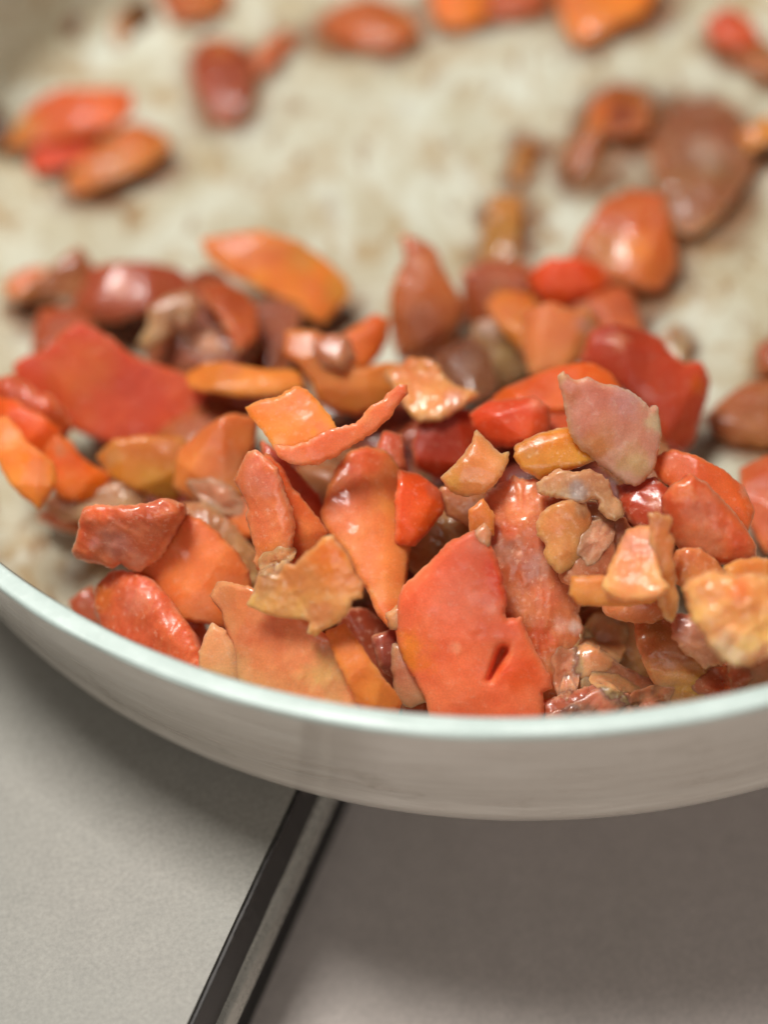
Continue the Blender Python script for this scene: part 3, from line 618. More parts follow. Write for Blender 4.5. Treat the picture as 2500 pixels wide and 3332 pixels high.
     (-76.65,-86.34,18.14),(0.9879,-0.1239,-0.0929),(0.0,-0.6,0.8),4,1,(0,0),0.45,0.35,1.2,1,(206,108,60),[],[],[],1.0,[(-1.11,-0.43),(1.36,-3.98),(1.9,-0.97),(1.08,1.76),(-3.03,2.85)]),
    ('tomato_piece','tomato','f','tan pulpy strip behind the smooth salmon slice',
     (-68.5,-72.34,24.41),(0.9831,-0.0834,-0.1628),(0.1,-0.5001,0.8602),4,1.2,(0,0),1,1.4,1.2,1,(190,141,95),[],[],[],1.0,[(-4.69,2.13),(-1.36,-0.34),(1.42,-3.09),(3.93,-6.95),(5.85,-7.48),(5.55,-3.32),(3.04,-0.57),(-0.29,2.74),(-3.35,5.77),(-7.49,6.28)]),
    ('onion_piece','onion','o','tan onion strip lying behind the blocky mauve chunk',
     (-91.16,-56.88,21.27),(0.9879,-0.1249,-0.0916),(0.0,-0.5914,0.8064),3,1,(0,0),0.45,0.8,1.2,1,(184,142,107),[],[],[],1.0,[(-6.57,-1.84),(-3.16,-1.98),(-0.33,-1.98),(6.47,-1.42),(8.45,0.57),(4.76,2.41),(1.92,2.13),(-2.04,1.56),(-6.01,1.28),(-9.13,0.0)]),
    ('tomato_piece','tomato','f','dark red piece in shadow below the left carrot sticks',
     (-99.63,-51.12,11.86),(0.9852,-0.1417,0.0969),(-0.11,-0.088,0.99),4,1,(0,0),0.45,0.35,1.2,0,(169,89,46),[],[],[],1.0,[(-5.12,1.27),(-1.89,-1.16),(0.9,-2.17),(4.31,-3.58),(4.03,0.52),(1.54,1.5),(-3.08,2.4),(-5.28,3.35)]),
    ('carrot_piece','carrot','c','bright orange carrot stick with frosted edge at the far left',
     (-102.55,-56.27,35.38),(0.9828,-0.1839,-0.0153),(-0.1003,-0.6018,0.7923),4.5,1.2,(0,0),0.5,0.35,1.2,1,(240,141,60),[(-1.9,4.28,1.66,(240,155,96)),(2.9,-1.53,2.21,(236,148,89)),(0.92,0.68,1.11,(244,140,32))],[],[],1.0,[(-5.29,2.91),(-3.6,0.69),(-2.47,-1.52),(-1.06,-3.74),(0.64,-5.68),(3.03,-7.75),(4.02,-5.68),(5.66,-3.19),(5.15,-0.71),(2.9,1.23),(0.36,3.17),(-0.77,4.83),(-2.46,6.5),(-3.6,7.47),(-5.29,7.75)]),
    ('carrot_piece','carrot','c','vivid red orange carrot piece behind the frosted carrot stick',
     (-102.07,-45.18,31.46),(0.983,-0.1833,0.0077),(-0.1,-0.5001,0.8602),5,1.4,(0,0),0.45,0.35,1.2,1,(221,97,21),[],[],[],1.0,[(-6.52,2.38),(-4.75,1.48),(-2.39,-0.57),(-0.6,-2.89),(2.04,-4.93),(4.68,-6.97),(5.19,-3.28),(5.43,-0.43),(2.79,1.62),(-0.13,2.83),(-3.07,4.89),(-6.59,6.11)]),
    ('tomato_piece','tomato','f','soft red tomato lump at the far left edge above the carrots',
     (-101.58,-38.86,30.68),(0.9839,-0.1776,-0.0209),(-0.0892,-0.589,0.8032),6,2,(0,0),0.45,0.5,1.2,1,(199,93,44),[],[],[],1.0,[(-6.96,1.35),(-3.46,-0.1),(0.05,-2.7),(2.96,-4.43),(5.86,-5.87),(6.88,-3.59),(5.71,-1.3),(3.53,1.14),(0.91,1.73),(-0.84,3.46),(-3.47,4.91),(-6.97,4.5)]),
    ('carrot_piece','carrot','c','orange carrot batten pointing right, left of the tan strip',
     (-94.45,-52.94,25.98),(0.983,-0.0747,-0.1679),(0.0999,-0.5496,0.8294),5,1.3,(0,0),0.45,0.35,1.2,1,(217,106,19),[(-2.54,4.47,1.41,(202,120,63))],[],[],1.0,[(-3.76,1.04),(-2.74,-1.79),(-1.32,-3.48),(1.77,-4.02),(5.27,-3.13),(5.81,-1.14),(2.28,0.53),(-0.27,2.78),(-1.7,5.05),(-3.4,5.88),(-4.23,5.02)]),
    ('tomato_piece','tomato','t','large flat red tomato slab on the left of the heap',
     (-87.25,-35.78,29.11),(0.9879,-0.1253,-0.0909),(0.0,-0.5871,0.8095),6,1.8,(0,1.2),0.45,0.3,2,1,(201,79,32),[(-5.16,3.28,7.48,(195,93,28)),(6.38,-2.5,6.91,(191,70,35))],[],[(19.04,-1.93,-3.48,13.09,0.5),(-10.9,-1.91,9.29,-11.72,0.5)],0.1,[(-17.83,1.84),(-15.23,0.11),(-12.91,-1.91),(-10.03,-3.36),(-7.71,-6.24),(-5.69,-7.11),(-1.08,-9.12),(2.95,-10.28),(6.98,-10.42),(11.0,-8.41),(14.45,-6.11),(17.89,-3.23),(18.32,-1.35),(15.0,1.82),(10.39,3.7),(6.35,4.86),(2.89,6.59),(-0.0,9.19),(-2.31,10.64),(-6.07,12.23),(-8.08,10.79),(-12.38,6.6),(-15.26,6.02),(-17.85,4.73)]),
    ('tomato_piece','tomato','t','red brown tomato edge just behind the large flat slab',
     (-97.53,-8.24,18.14),(0.9914,-0.13,-0.0116),(0.0,-0.0885,0.9961),5,1.5,(0,0),0.45,0.35,1.2,0,(169,79,32),[],[],[],1.0,[(-3.94,0.41),(-4.35,-5.98),(-0.66,-6.21),(2.42,-2.27),(6.07,-1.74),(6.51,0.88),(1.28,5.04),(-3.77,6.14)]),
    ('tomato_piece','tomato','f','brownish tomato scrap with a raised tip, back left of the heap',
     (-96.67,7.9,15.0),(0.9879,-0.1249,-0.0916),(0.0,-0.5914,0.8064),5,1.5,(0,0),0.45,0.7,1.2,0,(155,93,44),[],[],[],1.0,[(-3.57,0.59),(-6.68,-1.28),(-9.16,-4.41),(-6.04,-4.1),(-1.36,-4.1),(3.0,-3.17),(5.49,-0.66),(6.1,2.47),(5.0,4.66),(3.28,6.38),(1.41,5.29),(-0.46,3.41)]),
    ('tomato_piece','tomato','f','small pink tomato tip at the back left edge of the heap',
     (-104.87,12.63,11.86),(0.9858,-0.1402,0.092),(-0.1043,-0.0835,0.991),4,1,(0,0),0.45,0.35,1.2,0,(206,122,72),[],[],[],1.0,[(-3.78,-2.65),(-1.05,-3.82),(1.44,-2.21),(4.84,0.46),(4.0,2.77),(1.3,3.56),(-1.55,2.19),(-4.69,0.25)]),
    ('tomato_piece','tomato','t','long dull red tomato strip with glare along the back left',
     (-83.35,0.93,16.57),(0.989,-0.1385,-0.0521),(0.0,-0.3522,0.9359),6,2.4,(0,0),0.45,0.5,2.2,0,(164,79,44),[(-1.24,0.34,2.47,(184,105,68))],[],[],1.0,[(-8.43,1.48),(-10.2,-0.82),(-11.64,-3.78),(-8.48,-5.49),(-2.27,-5.93),(1.4,-4.68),(5.71,-4.1),(10.28,-1.54),(11.77,0.76),(11.87,3.08),(9.5,4.8),(-0.78,5.27),(-8.24,4.98)]),
    ('tomato_piece','tomato','f','mauve tomato chunk behind the thin carrot crescent',
     (-67.6,-12.53,17.35),(0.9899,-0.1247,-0.0668),(0.0559,-0.0894,0.9944),8,2.4,(0,0),0.45,0.7,2,0,(151,79,46),[],[],[],1.0,[(-4.22,10.56),(-3.39,5.5),(-5.01,0.94),(-9.52,-0.1),(-12.09,-3.08),(-12.67,-6.27),(-7.3,-8.25),(-1.23,-9.69),(3.63,-11.27),(7.43,-8.38),(9.24,-3.54),(8.71,4.08),(5.99,8.0),(2.8,11.57),(1.75,15.12),(-1.05,15.78),(-3.13,13.66)]),
    ('onion_piece','onion','o','thin tan onion curl resting on the mauve chunk',
     (-74.5,-15.95,24.41),(0.9879,-0.1244,-0.0923),(0.0,-0.5957,0.8032),2,0.6,(0,0),0.45,0.6,1.2,0,(177,138,99),[],[],[],1.0,[(-3.2,-2.01),(-5.43,-5.59),(-4.09,-5.74),(-0.82,-3.2),(-0.23,-0.22),(0.66,1.57),(2.16,0.68),(2.46,-1.71),(4.24,-0.22),(5.13,2.47),(3.94,4.11),(0.06,3.36),(-3.21,0.98)]),
    ('tomato_piece','tomato','t','orange brown tomato side on the right of the mauve chunk',
     (-61.95,-15.18,23.62),(0.9537,-0.1076,-0.2807),(0.2722,-0.0871,0.9583),4,1.4,(0,0),0.45,0.35,1.2,0,(177,87,32),[],[],[],1.0,[(-3.81,0.81),(-0.93,-3.73),(1.96,-9.36),(4.54,-5.95),(4.2,0.13),(2.1,4.26),(-2.55,7.23),(-6.71,5.4)]),
    ('carrot_piece','carrot','c','broad orange carrot slice tilted at the back of the heap',
     (-51.84,-0.93,16.57),(0.9831,-0.0834,-0.1628),(0.1,-0.5001,0.8602),3,0.9,(-20,1.5),0.45,0.35,1.2,0,(219,127,41),[(4.7,3.67,4.63,(208,139,46)),(11.23,-3.35,3.71,(202,136,53))],[],[],0.4,[(-14.28,3.28),(-10.09,-0.16),(-4.53,-2.9),(2.9,-6.17),(5.5,-8.78),(8.19,-10.05),(10.13,-7.36),(12.91,-5.22),(12.9,-2.56),(8.43,1.55),(2.83,5.25),(-4.61,7.29),(-10.16,6.7),(-15.88,5.91)]),
    ('carrot_piece','carrot','c','thin orange carrot crescent right of the large flat slab',
     (-61.96,-38.34,29.11),(0.9914,-0.1301,-0.0117),(0.0,-0.0895,0.996),3.5,1,(0,0),0.45,0.35,1.2,1,(217,132,47),[],[],[],1.0,[(-9.28,0.47),(-6.58,-1.6),(0.43,-3.08),(7.35,-2.76),(11.47,-1.0),(10.73,1.17),(3.78,0.96),(-1.49,2.34),(-6.81,4.17),(-10.0,2.86)]),
    ('tomato_piece','tomato','t','red brown tomato scrap under the thin carrot crescent',
     (-60.44,-36.68,21.27),(0.9879,-0.1249,-0.0916),(0.0,-0.5914,0.8064),5,1.2,(0,0),0.45,0.35,1.2,0,(158,75,25),[],[],[],1.0,[(-10.49,-0.46),(-6.54,-2.39),(2.24,-2.83),(10.13,0.24),(9.69,3.32),(-1.28,1.3),(-10.06,2.01)]),
    ('tomato_piece','tomato','t','dark orange tomato strip in front of the large flat slab',
     (-71.56,-41.03,19.7),(0.9914,-0.13,-0.0116),(0.0,-0.0885,0.9961),4,1.2,(0,0),0.45,0.35,1.2,0,(171,97,40),[],[],[],1.0,[(-8.22,-4.68),(-2.86,-6.56),(3.94,-1.16),(10.84,3.76),(8.11,6.07),(0.19,4.39),(-9.27,-1.45)]),
    ('carrot_piece','carrot','c','pointed yellow orange carrot wedge below the large flat slab',
     (-80.58,-53.77,25.98),(0.9838,-0.1778,-0.0213),(-0.0899,-0.5932,0.8),5,1.3,(0,0),0.45,0.35,1.2,1,(199,131,47),[(-6.95,1.65,2.13,(197,144,82))],[],[],1.0,[(-6.95,-0.82),(-1.77,-3.47),(4.26,-5.77),(5.12,-3.91),(6.84,1.19),(5.54,3.74),(-0.91,3.93),(-6.52,3.1),(-9.03,1.49)]),
    ('tomato_piece','tomato','t','soft orange tomato piece left of the ragged salmon slab',
     (-68.33,-59.13,30.68),(0.983,-0.1833,0.0077),(-0.1,-0.5001,0.8602),6,1.8,(0,0),0.45,0.35,2,1,(216,129,66),[(3.46,-1.28,3.35,(206,134,84))],[],[],1.0,[(-7.74,-3.96),(-4.14,-6.05),(0.97,-8.14),(5.19,-5.52),(4.47,-0.45),(6.39,3.74),(6.79,7.96),(3.39,8.2),(-1.7,6.0),(-6.35,2.1)]),
    ('tomato_piece','tomato','t','orange scrap tucked behind the ragged salmon slab foot',
     (-65.7,-66.34,24.41),(0.9881,-0.1327,-0.0772),(0.0,-0.5026,0.8645),4,1,(0,0),0.45,0.35,1.2,1,(222,121,58),[],[],[],1.0,[(-2.55,-0.98),(1.0,-3.95),(3.09,-3.95),(3.07,-0.58),(0.52,3.66),(-3.68,3.25)]),
    ('tomato_piece','tomato','f','red brown tomato piece under the broad back carrot slice',
     (-55.51,-13.2,13.43),(0.9914,-0.13,-0.0116),(0.0,-0.0885,0.9961),6,1.6,(0,0),0.45,0.35,1.2,0,(147,75,37),[],[],[],1.0,[(-4.68,-3.34),(-2.18,-10.26),(2.84,-10.57),(4.94,-1.67),(5.74,5.17),(1.01,8.96),(-4.66,11.09)]),
    ('carrot_piece','carrot','c','square orange carrot chip in focus on top of the heap',
     (-52.39,-68.24,49.5),(0.9834,-0.1799,0.0253),(-0.1002,-0.4208,0.9016),2.6,0.5,(30,0.5),0.45,0.25,0.7,1,(240,139,54),[(5.17,-1.96,1.59,(238,134,73)),(3.83,-2.46,0.79,(244,145,21)),(-2.32,-4.16,1.32,(246,157,96))],[],[],0.15,[(-6.94,0.63),(-4.76,-1.9),(-2.9,-4.74),(-0.17,-5.1),(2.51,-4.45),(4.91,-3.36),(7.62,-1.82),(7.03,-0.66),(4.87,2.14),(2.44,4.9),(0.82,5.62),(-2.39,3.76),(-5.62,3.32),(-8.09,2.31)]),
    ('carrot_piece','carrot','c','thin salmon strip curling up beside the square carrot chip',
     (-44.12,-74.25,50.28),(0.9882,-0.1061,-0.1107),(0.0,-0.722,0.6919),2.2,0.5,(0,0),0.6,0.3,0.8,1,(236,125,71),[(4.5,2.61,1.57,(240,145,92)),(8.68,5.75,1.57,(236,140,88)),(-8.36,-3.69,2.1,(236,132,90))],[],[],0.0,[(-10.72,-3.73),(-8.63,-4.79),(-6.27,-5.01),(-3.64,-4.54),(-1.28,-3.49),(0.82,-2.18),(3.44,-0.55),(6.07,1.29),(8.16,3.39),(9.47,5.49),(10.91,7.32),(10.98,8.32),(9.47,8.11),(8.68,7.32),(7.38,5.81),(4.76,4.31),(3.45,2.61),(2.4,1.56),(1.35,1.35),(-1.27,0.78),(-3.63,-0.27),(-5.99,-1.58),(-8.87,-2.23),(-11.49,-2.09)]),
    ('tomato_piece','tomato','t','orange curved tomato piece behind the curling salmon strip',
     (-42.42,-42.56,29.11),(0.9879,-0.1253,-0.0909),(0.0,-0.5871,0.8095),5,1.6,(0,0),0.45,0.35,2,1,(206,126,56),[],[],[],1.0,[(-10.69,8.22),(-10.69,4.79),(-8.12,2.78),(-5.55,-0.65),(-4.4,-3.93),(-1.84,-5.65),(2.15,-6.22),(6.14,-5.37),(9.56,-3.23),(10.98,-1.51),(10.7,2.2),(7.57,1.92),(3.29,0.63),(-0.7,1.21),(-3.84,1.92),(-4.7,4.21),(-3.84,7.36),(-6.13,8.22)]),
    ('carrot_piece','carrot','c','small orange carrot wedge pointing up behind the heap centre',
     (-37.81,-29.21,22.84),(0.9831,-0.0834,-0.1628),(0.1,-0.5001,0.8602),5,1.4,(0,0),0.45,0.35,1.2,0,(212,110,33),[],[],[],1.0,[(-4.16,-1.75),(-3.28,-4.43),(-0.34,-4.68),(2.3,-1.94),(3.92,1.39),(4.22,4.4),(2.3,5.12),(-0.94,2.8),(-3.88,0.65)]),
    ('tomato_piece','tomato','f','round wet blob with bright highlight behind the carrot chip',
     (-43.86,-39.23,33.82),(0.9889,-0.147,0.0207),(-0.0504,-0.2017,0.9782),6,2.6,(0,0),0.45,0.3,3,1,(195,132,96),[],[],[],1.0,[(-3.11,-0.45),(-1.51,-2.51),(1.93,-3.06),(3.29,-1.21),(2.46,1.95),(-0.71,3.14),(-3.28,1.84)]),
    ('onion_piece','onion','o','ragged tan onion shred right of the curling salmon strip tip',
     (-27.95,-53.26,35.38),(0.99,-0.1248,-0.0661),(0.0553,-0.0884,0.9946),3,1,(0,0),1,1.3,1.2,1,(224,149,93),[(-1.01,4.7,1.94,(222,161,96)),(5.01,-2.99,2.22,(214,150,121))],[],[],1.0,[(-4.67,-0.73),(-3.3,-3.83),(-1.1,-5.91),(2.21,-5.47),(5.82,-3.85),(8.91,-1.19),(5.05,-0.19),(2.64,2.2),(1.77,4.3),(-1.0,6.51),(-3.24,6.67),(-4.37,5.12),(-6.88,4.48)]),
    ('tomato_piece','tomato','f','upright pointed pink tomato piece at the back centre',
     (-24.93,-16.88,17.35),(0.9867,-0.0945,-0.1325),(0.0499,-0.5993,0.799),7,2.6,(0,1.5),0.45,0.5,2,0,(184,108,60),[(-0.16,-4.9,4.82,(158,89,54)),(-0.16,8.38,2.11,(195,131,88))],[],[],1.0,[(-3.23,11.99),(-2.81,8.97),(-4.68,5.64),(-5.95,1.71),(-5.95,-2.52),(-5.29,-6.73),(-4.38,-10.05),(-1.67,-10.34),(1.34,-9.72),(5.26,-8.8),(5.57,-6.08),(6.78,-2.45),(7.23,0.27),(5.27,2.98),(2.71,7.8),(2.32,9.91),(1.35,11.42),(-2.27,13.21),(-4.14,14.16)]),
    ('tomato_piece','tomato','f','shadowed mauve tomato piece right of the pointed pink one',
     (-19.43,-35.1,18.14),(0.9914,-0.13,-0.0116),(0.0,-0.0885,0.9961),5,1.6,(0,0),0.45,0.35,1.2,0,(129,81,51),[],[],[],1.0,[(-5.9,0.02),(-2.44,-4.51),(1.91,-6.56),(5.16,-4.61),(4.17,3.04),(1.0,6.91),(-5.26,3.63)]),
    ('tomato_piece','tomato','f','brown red tomato lump at the back, right of the pointed piece',
     (-9.95,-10.88,11.64),(0.9879,-0.1262,-0.0896),(0.0,-0.5787,0.8155),6,2,(0,0),0.45,0.35,1.2,0,(162,85,44),[(-0.45,0.57,3.69,(175,105,68))],[],[],1.0,[(-6.46,-5.92),(-1.39,-8.24),(3.23,-3.61),(7.38,-1.76),(8.77,2.41),(6.02,5.66),(-1.36,6.41),(-6.91,3.82)]),
    ('carrot_piece','carrot','c','orange sliver leading to the salmon square at the back',
     (-7.57,-23.65,18.14),(0.9914,-0.13,-0.0116),(0.0,-0.0885,0.9961),4,1.1,(0,0),0.45,0.35,1.2,0,(204,118,37),[],[],[],1.0,[(-2.62,-2.59),(2.55,-8.47),(3.63,-2.99),(4.22,1.24),(2.09,4.78),(-3.28,6.27),(-5.18,2.64)]),
    ('onion_piece','onion','o','glassy grey tan onion bits in the hollow at back centre',
     (-12.33,-27.73,12.65),(0.9879,-0.1262,-0.0896),(0.0,-0.5787,0.8155),4,1.2,(0,0),0.45,1.6,1.2,0,(164,134,92),[(-1.47,5.21,2.25,(175,153,140))],[],[],1.0,[(-5.53,1.14),(-2.39,-3.84),(1.66,-7.27),(5.72,-3.84),(3.48,1.59),(1.24,6.57),(-4.17,5.67)]),
    ('tomato_piece','tomato','t','salmon square tomato piece at the back right of centre',
     (-1.21,-34.07,21.27),(0.9881,-0.1327,-0.0772),(0.0,-0.5026,0.8645),5,1.4,(0,1),0.45,0.35,1.2,0,(204,126,70),[(4.6,2.6,1.75,(195,134,109)),(6.37,4.38,1.17,(208,139,83))],[],[],1.0,[(-5.96,-1.83),(-4.83,-6.89),(0.71,-6.02),(5.41,-2.77),(6.9,0.2),(7.38,3.78),(5.8,5.43),(3.16,4.69),(-1.8,5.91),(-5.91,4.74)]),
    ('carrot_piece','carrot','c','vivid orange red carrot block at the back right',
     (3.71,-16.06,16.57),(0.9869,-0.1511,-0.0566),(-0.0451,-0.5951,0.8024),7,1.6,(0,0),0.45,0.35,2,0,(212,81,16),[],[],[],1.0,[(-6.81,0.59),(-5.91,-1.83),(-3.96,-4.56),(-1.25,-4.88),(1.46,-3.08),(5.68,-2.04),(8.09,1.11),(5.68,3.09),(2.07,3.66),(-3.65,3.84),(-5.91,2.25)]),
    ('tomato_piece','tomato','t','pinkish red tomato piece under the vivid carrot block',
     (11.76,-22.49,14.22),(0.9856,-0.1201,-0.1189),(0.1088,-0.0871,0.9902),6,1.8,(0,0),0.45,0.35,1.2,0,(190,100,53),[(-2.09,9.39,1.2,(204,120,81)),(-6.13,0.82,1.8,(180,120,85))],[],[],1.0,[(-6.03,3.12),(-9.46,0.38),(-7.37,0.03),(-3.85,-1.81),(-2.87,-6.32),(0.08,-7.02),(3.02,-7.72),(6.08,-6.54),(5.28,-2.4),(4.39,2.93),(4.08,8.15),(1.47,7.71),(-3.48,5.87)]),
    ('tomato_piece','tomato','t','long deep red tomato strip sloping down on the right',
     (14.51,-49.46,22.84),(0.9789,-0.0481,-0.1984),(0.1332,-0.5861,0.7992),6,2.2,(60,1.5),0.45,0.35,2,1,(182,70,33),[(-6.53,7.4,2.0,(199,120,81)),(8.03,-1.0,1.71,(190,89,23))],[],[],1.0,[(-12.07,4.16),(-7.44,1.08),(-3.67,-2.01),(-0.77,-4.27),(1.84,-6.81),(2.7,-10.24),(4.44,-13.08),(6.93,-11.63),(7.84,-6.74),(9.04,-3.28),(9.65,-0.4),(8.78,2.03),(5.41,1.69),(2.2,3.94),(0.76,6.79),(-1.57,8.05),(-4.2,8.52),(-7.4,9.25),(-10.31,8.34)]),
    ('tomato_piece','tomato','t','orange bar shaped tomato strip behind the pale wedge',
     (-6.12,-57.21,33.82),(0.9915,-0.1299,-0.0114),(0.0,-0.0876,0.9962),5,1.7,(0,0),0.45,0.35,2,1,(216,103,33),[],[],[],1.0,[(-11.78,-5.5),(-7.32,-3.74),(-3.99,-3.27),(-0.44,-4.15),(2.59,-3.99),(4.32,-2.07),(10.36,-2.43),(12.45,0.83),(10.81,3.84),(7.96,5.15),(2.66,4.68),(-4.36,2.71),(-9.4,1.3),(-13.62,-1.17)]),
    ('tomato_piece','tomato','t','shiny red tomato chunk just left of the pale wedge',
     (-14.14,-66.87,38.52),(0.9881,-0.1327,-0.0772),(0.0,-0.5026,0.8645),6,2,(0,0),0.45,0.35,2.2,1,(218,90,44),[(3.82,2.36,1.35,(220,128,95))],[],[],1.0,[(-5.94,-1.31),(-3.25,-3.24),(-0.55,-3.8),(3.51,-3.13),(6.09,-1.77),(5.85,2.08),(3.56,3.68),(-0.5,3.15),(-3.75,3.08),(-7.01,1.16)]),
    ('tomato_piece','tomato','t','dark red scrap between shiny chunk and pale wedge',
     (-5.2,-62.61,32.25),(0.9853,-0.1198,-0.1215),(0.1112,-0.089,0.9898),4,1,(0,0),0.45,0.35,1.2,1,(186,81,35),[],[],[],1.0,[(-2.56,-3.6),(2.66,-3.51),(3.07,-0.46),(1.35,4.62),(-2.88,2.82)]),
    ('tomato_piece','tomato','t','deep red tomato piece in the hollow right of the curling strip',
     (-26.23,-61.64,29.11),(0.984,-0.0744,-0.1621),(0.0886,-0.5848,0.8063),6,1.8,(0,0),0.45,0.35,1.2,1,(170,58,21),[],[],[],1.0,[(-5.24,-0.92),(-4.68,-4.25),(-1.34,-5.9),(2.29,-4.21),(4.53,-1.14),(5.65,2.21),(4.26,4.99),(1.18,5.25),(-3.56,3.82)]),
    ('vegetable_peel','vegetable','o','folded tan skin with a sharp upturned tip, centre right',
     (-22.36,-81.05,44.01),(0.9867,-0.1537,-0.0536),(-0.0499,-0.5993,0.799),2.2,0.7,(60,2.0),0.5,0.5,0.8,1,(220,146,87),[(-4.26,-2.38,1.84,(216,153,80)),(3.08,0.76,1.31,(230,157,104))],[],[],1.0,[(-0.59,4.44),(-1.64,2.61),(-3.74,0.25),(-5.97,-1.59),(-4.26,-3.69),(-1.64,-4.48),(0.98,-3.96),(3.08,-2.39),(4.39,-0.29),(5.39,1.54),(5.44,2.85),(4.13,2.2),(2.82,3.38),(1.51,4.83),(-0.06,6.54)]),
    ('onion_piece','onion','o','yellow amber onion piece under the pale wedge',
     (-8.81,-79.39,43.22),(0.9881,-0.1327,-0.0772),(0.0,-0.5026,0.8645),4,1.3,(0,0),0.45,0.35,1.2,1,(218,144,57),[(-4.3,-0.0,1.58,(210,150,81)),(3.62,2.37,1.58,(206,134,53))],[],[],1.0,[(-6.55,-0.79),(-4.85,-2.93),(-2.23,-4.27),(1.46,-3.22),(4.62,-2.17),(7.26,-1.11),(5.45,1.3),(3.38,4.51),(-2.17,3.2),(-6.4,1.07)]),
    ('tomato_piece','tomato','t','orange red tomato chunk right of the centre strip',
     (-33.14,-81.49,36.95),(0.968,-0.035,-0.2483),(0.1988,-0.4969,0.8447),6,1.8,(0,0),0.45,0.35,1.2,1,(216,90,31),[(2.41,2.5,1.59,(196,96,59))],[],[],1.0,[(-3.01,0.45),(-2.75,-6.26),(-0.6,-6.2),(1.85,-3.45),(4.43,0.13),(3.77,2.81),(0.51,5.14),(-2.47,6.13)]),
    ('tomato_piece','tomato','f','small wet red drop shaped scrap above the centre strip',
     (-36.37,-69.51,37.74),(0.9835,-0.0971,-0.1524),(0.101,-0.4041,0.9091),4,1.6,(0,0),0.45,0.6,2,1,(196,101,66),[],[],[],1.0,[(-1.43,-2.67),(0.73,-3.61),(2.49,-2.32),(1.68,-0.93),(1.41,3.58),(-0.49,4.1),(-2.52,-0.72)]),
    ('onion_piece','onion','f','wet tan lumpy onion bits in the dark gap at centre',
     (-29.85,-80.24,24.41),(0.9881,-0.1327,-0.0772),(0.0,-0.5026,0.8645),4,1.4,(0,0),1,2.0,1.2,1,(186,143,88),[],[],[],1.0,[(-3.66,-5.3),(-1.75,-4.49),(0.7,-3.4),(3.71,-0.39),(5.63,2.08),(4.55,4.56),(2.1,5.12),(-0.64,3.89),(-2.83,0.73),(-6.24,-3.38)]),
    ('carrot_piece','carrot','c','small orange sliver poking up behind the big wedge tip',
     (-22.81,-88.05,38.52),(0.9881,-0.1088,-0.1088),(0.0,-0.7071,0.7071),2.5,0.6,(0,0),0.45,0.35,1.2,1,(216,129,62),[],[],[],1.0,[(-1.25,-2.47),(0.06,-1.94),(1.38,-2.21),(1.49,0.7),(0.04,2.95),(-1.4,1.37)]),
    ('vegetable_peel','vegetable','o','clear pale shred at the tip of the big front wedge',
     (-23.38,-94.65,42.44),(0.9881,-0.1088,-0.1088),(0.0,-0.7071,0.7071),2,0.6,(0,0),0.45,0.35,1.2,1,(214,139,101),[],[],[],1.0,[(-0.62,-1.36),(0.93,-1.89),(1.17,0.71),(0.39,2.01),(-1.66,0.33)]),
    ('tomato_piece','tomato','f','reddish brown scrap below the folded tan skin',
     (-24.0,-79.87,33.82),(0.988,-0.1288,-0.0853),(0.0,-0.5524,0.8336),4,1.2,(0,0),0.45,0.8,1.2,1,(186,125,79),[],[],[],1.0,[(-3.5,-1.84),(-0.02,-3.45),(1.05,-2.38),(4.27,-1.31),(4.55,1.65),(-0.01,2.73),(-4.57,1.93)]),
    ('tomato_piece','tomato','t','brown red tomato piece lying apart on the pan floor at right',
     (34.97,-49.8,8.8),(0.9903,-0.1362,-0.0278),(0.0,-0.2,0.9798),7,1.25,(30,0.8),0.9,0.9,1.2,0,(164,102,54),[],[],[],0.5,[(-9.14,-3.06),(-6.23,-5.26),(-0.23,-6.67),(7.64,-5.97),(7.72,6.56),(0.74,7.33),(-4.68,5.21),(-10.45,-0.01)]),
    ('tomato_piece','tomato','t','brown tomato edge cut off by the right border',
     (42.36,-35.7,8.8),(0.9903,-0.1362,-0.0278),(0.0,-0.2,0.9798),6,1.0,(30,0.8),0.9,0.9,1.2,0,(156,87,42),[],[],[],0.5,[(-4.43,-4.26),(3.71,-4.58),(3.68,6.82),(-4.75,1.43)]),
    ('tomato_piece','tomato','t','red tomato piece at the right border below the lone brown one',
     (32.0,-75.49,16.57),(0.985,-0.142,0.0979),(-0.1112,-0.089,0.9898),6,1.6,(0,0),0.45,0.35,1.2,1,(208,110,62),[],[],[],1.0,[(-5.19,-2.38),(-2.58,-9.04),(4.01,-8.85),(5.48,7.27),(-1.1,8.81),(-5.28,7.11)]),
    ('tomato_piece','tomato','t','bent brown orange tomato skin arching on the far pan floor',
     (20.94,35.7,8.3),(0.9913,-0.1308,-0.0132),(0.0,-0.1005,0.9949),5,0.9,(30,0.8),0.9,0.9,1.2,0,(162,91,35),[(-1.44,2.49,3.44,(190,102,33)),(2.41,0.92,2.95,(129,54,19))],[],[],0.5,[(-8.08,-15.47),(-4.52,-11.33),(-0.93,-3.34),(3.15,-3.63),(8.08,-2.7),(9.26,4.3),(7.07,10.75),(2.01,12.31),(-2.37,7.77),(-4.74,-1.14),(-8.86,-5.96),(-10.54,-11.54)]),
    ('tomato_piece','tomato','f','large dusky pink tomato piece on the far right pan floor',
     (37.86,20.73,9.8),(0.993,-0.1176,0.0059),(0.0,0.0499,0.9988),7,1.3,(30,0.8),0.9,0.9,1.2,0,(147,93,60),[(0.76,17.02,5.78,(147,79,41)),(1.17,-0.83,5.78,(167,130,109))],[],[],0.5,[(-10.4,4.91),(-9.1,-7.55),(-7.14,-18.99),(-3.42,-21.47),(2.86,-15.94),(9.51,-5.4),(12.61,3.66),(9.52,11.43),(4.31,18.41),(-1.88,20.7),(-7.59,12.75)]),
    ('carrot_piece','carrot','c','tiny orange tip beside the large dusky pink piece',
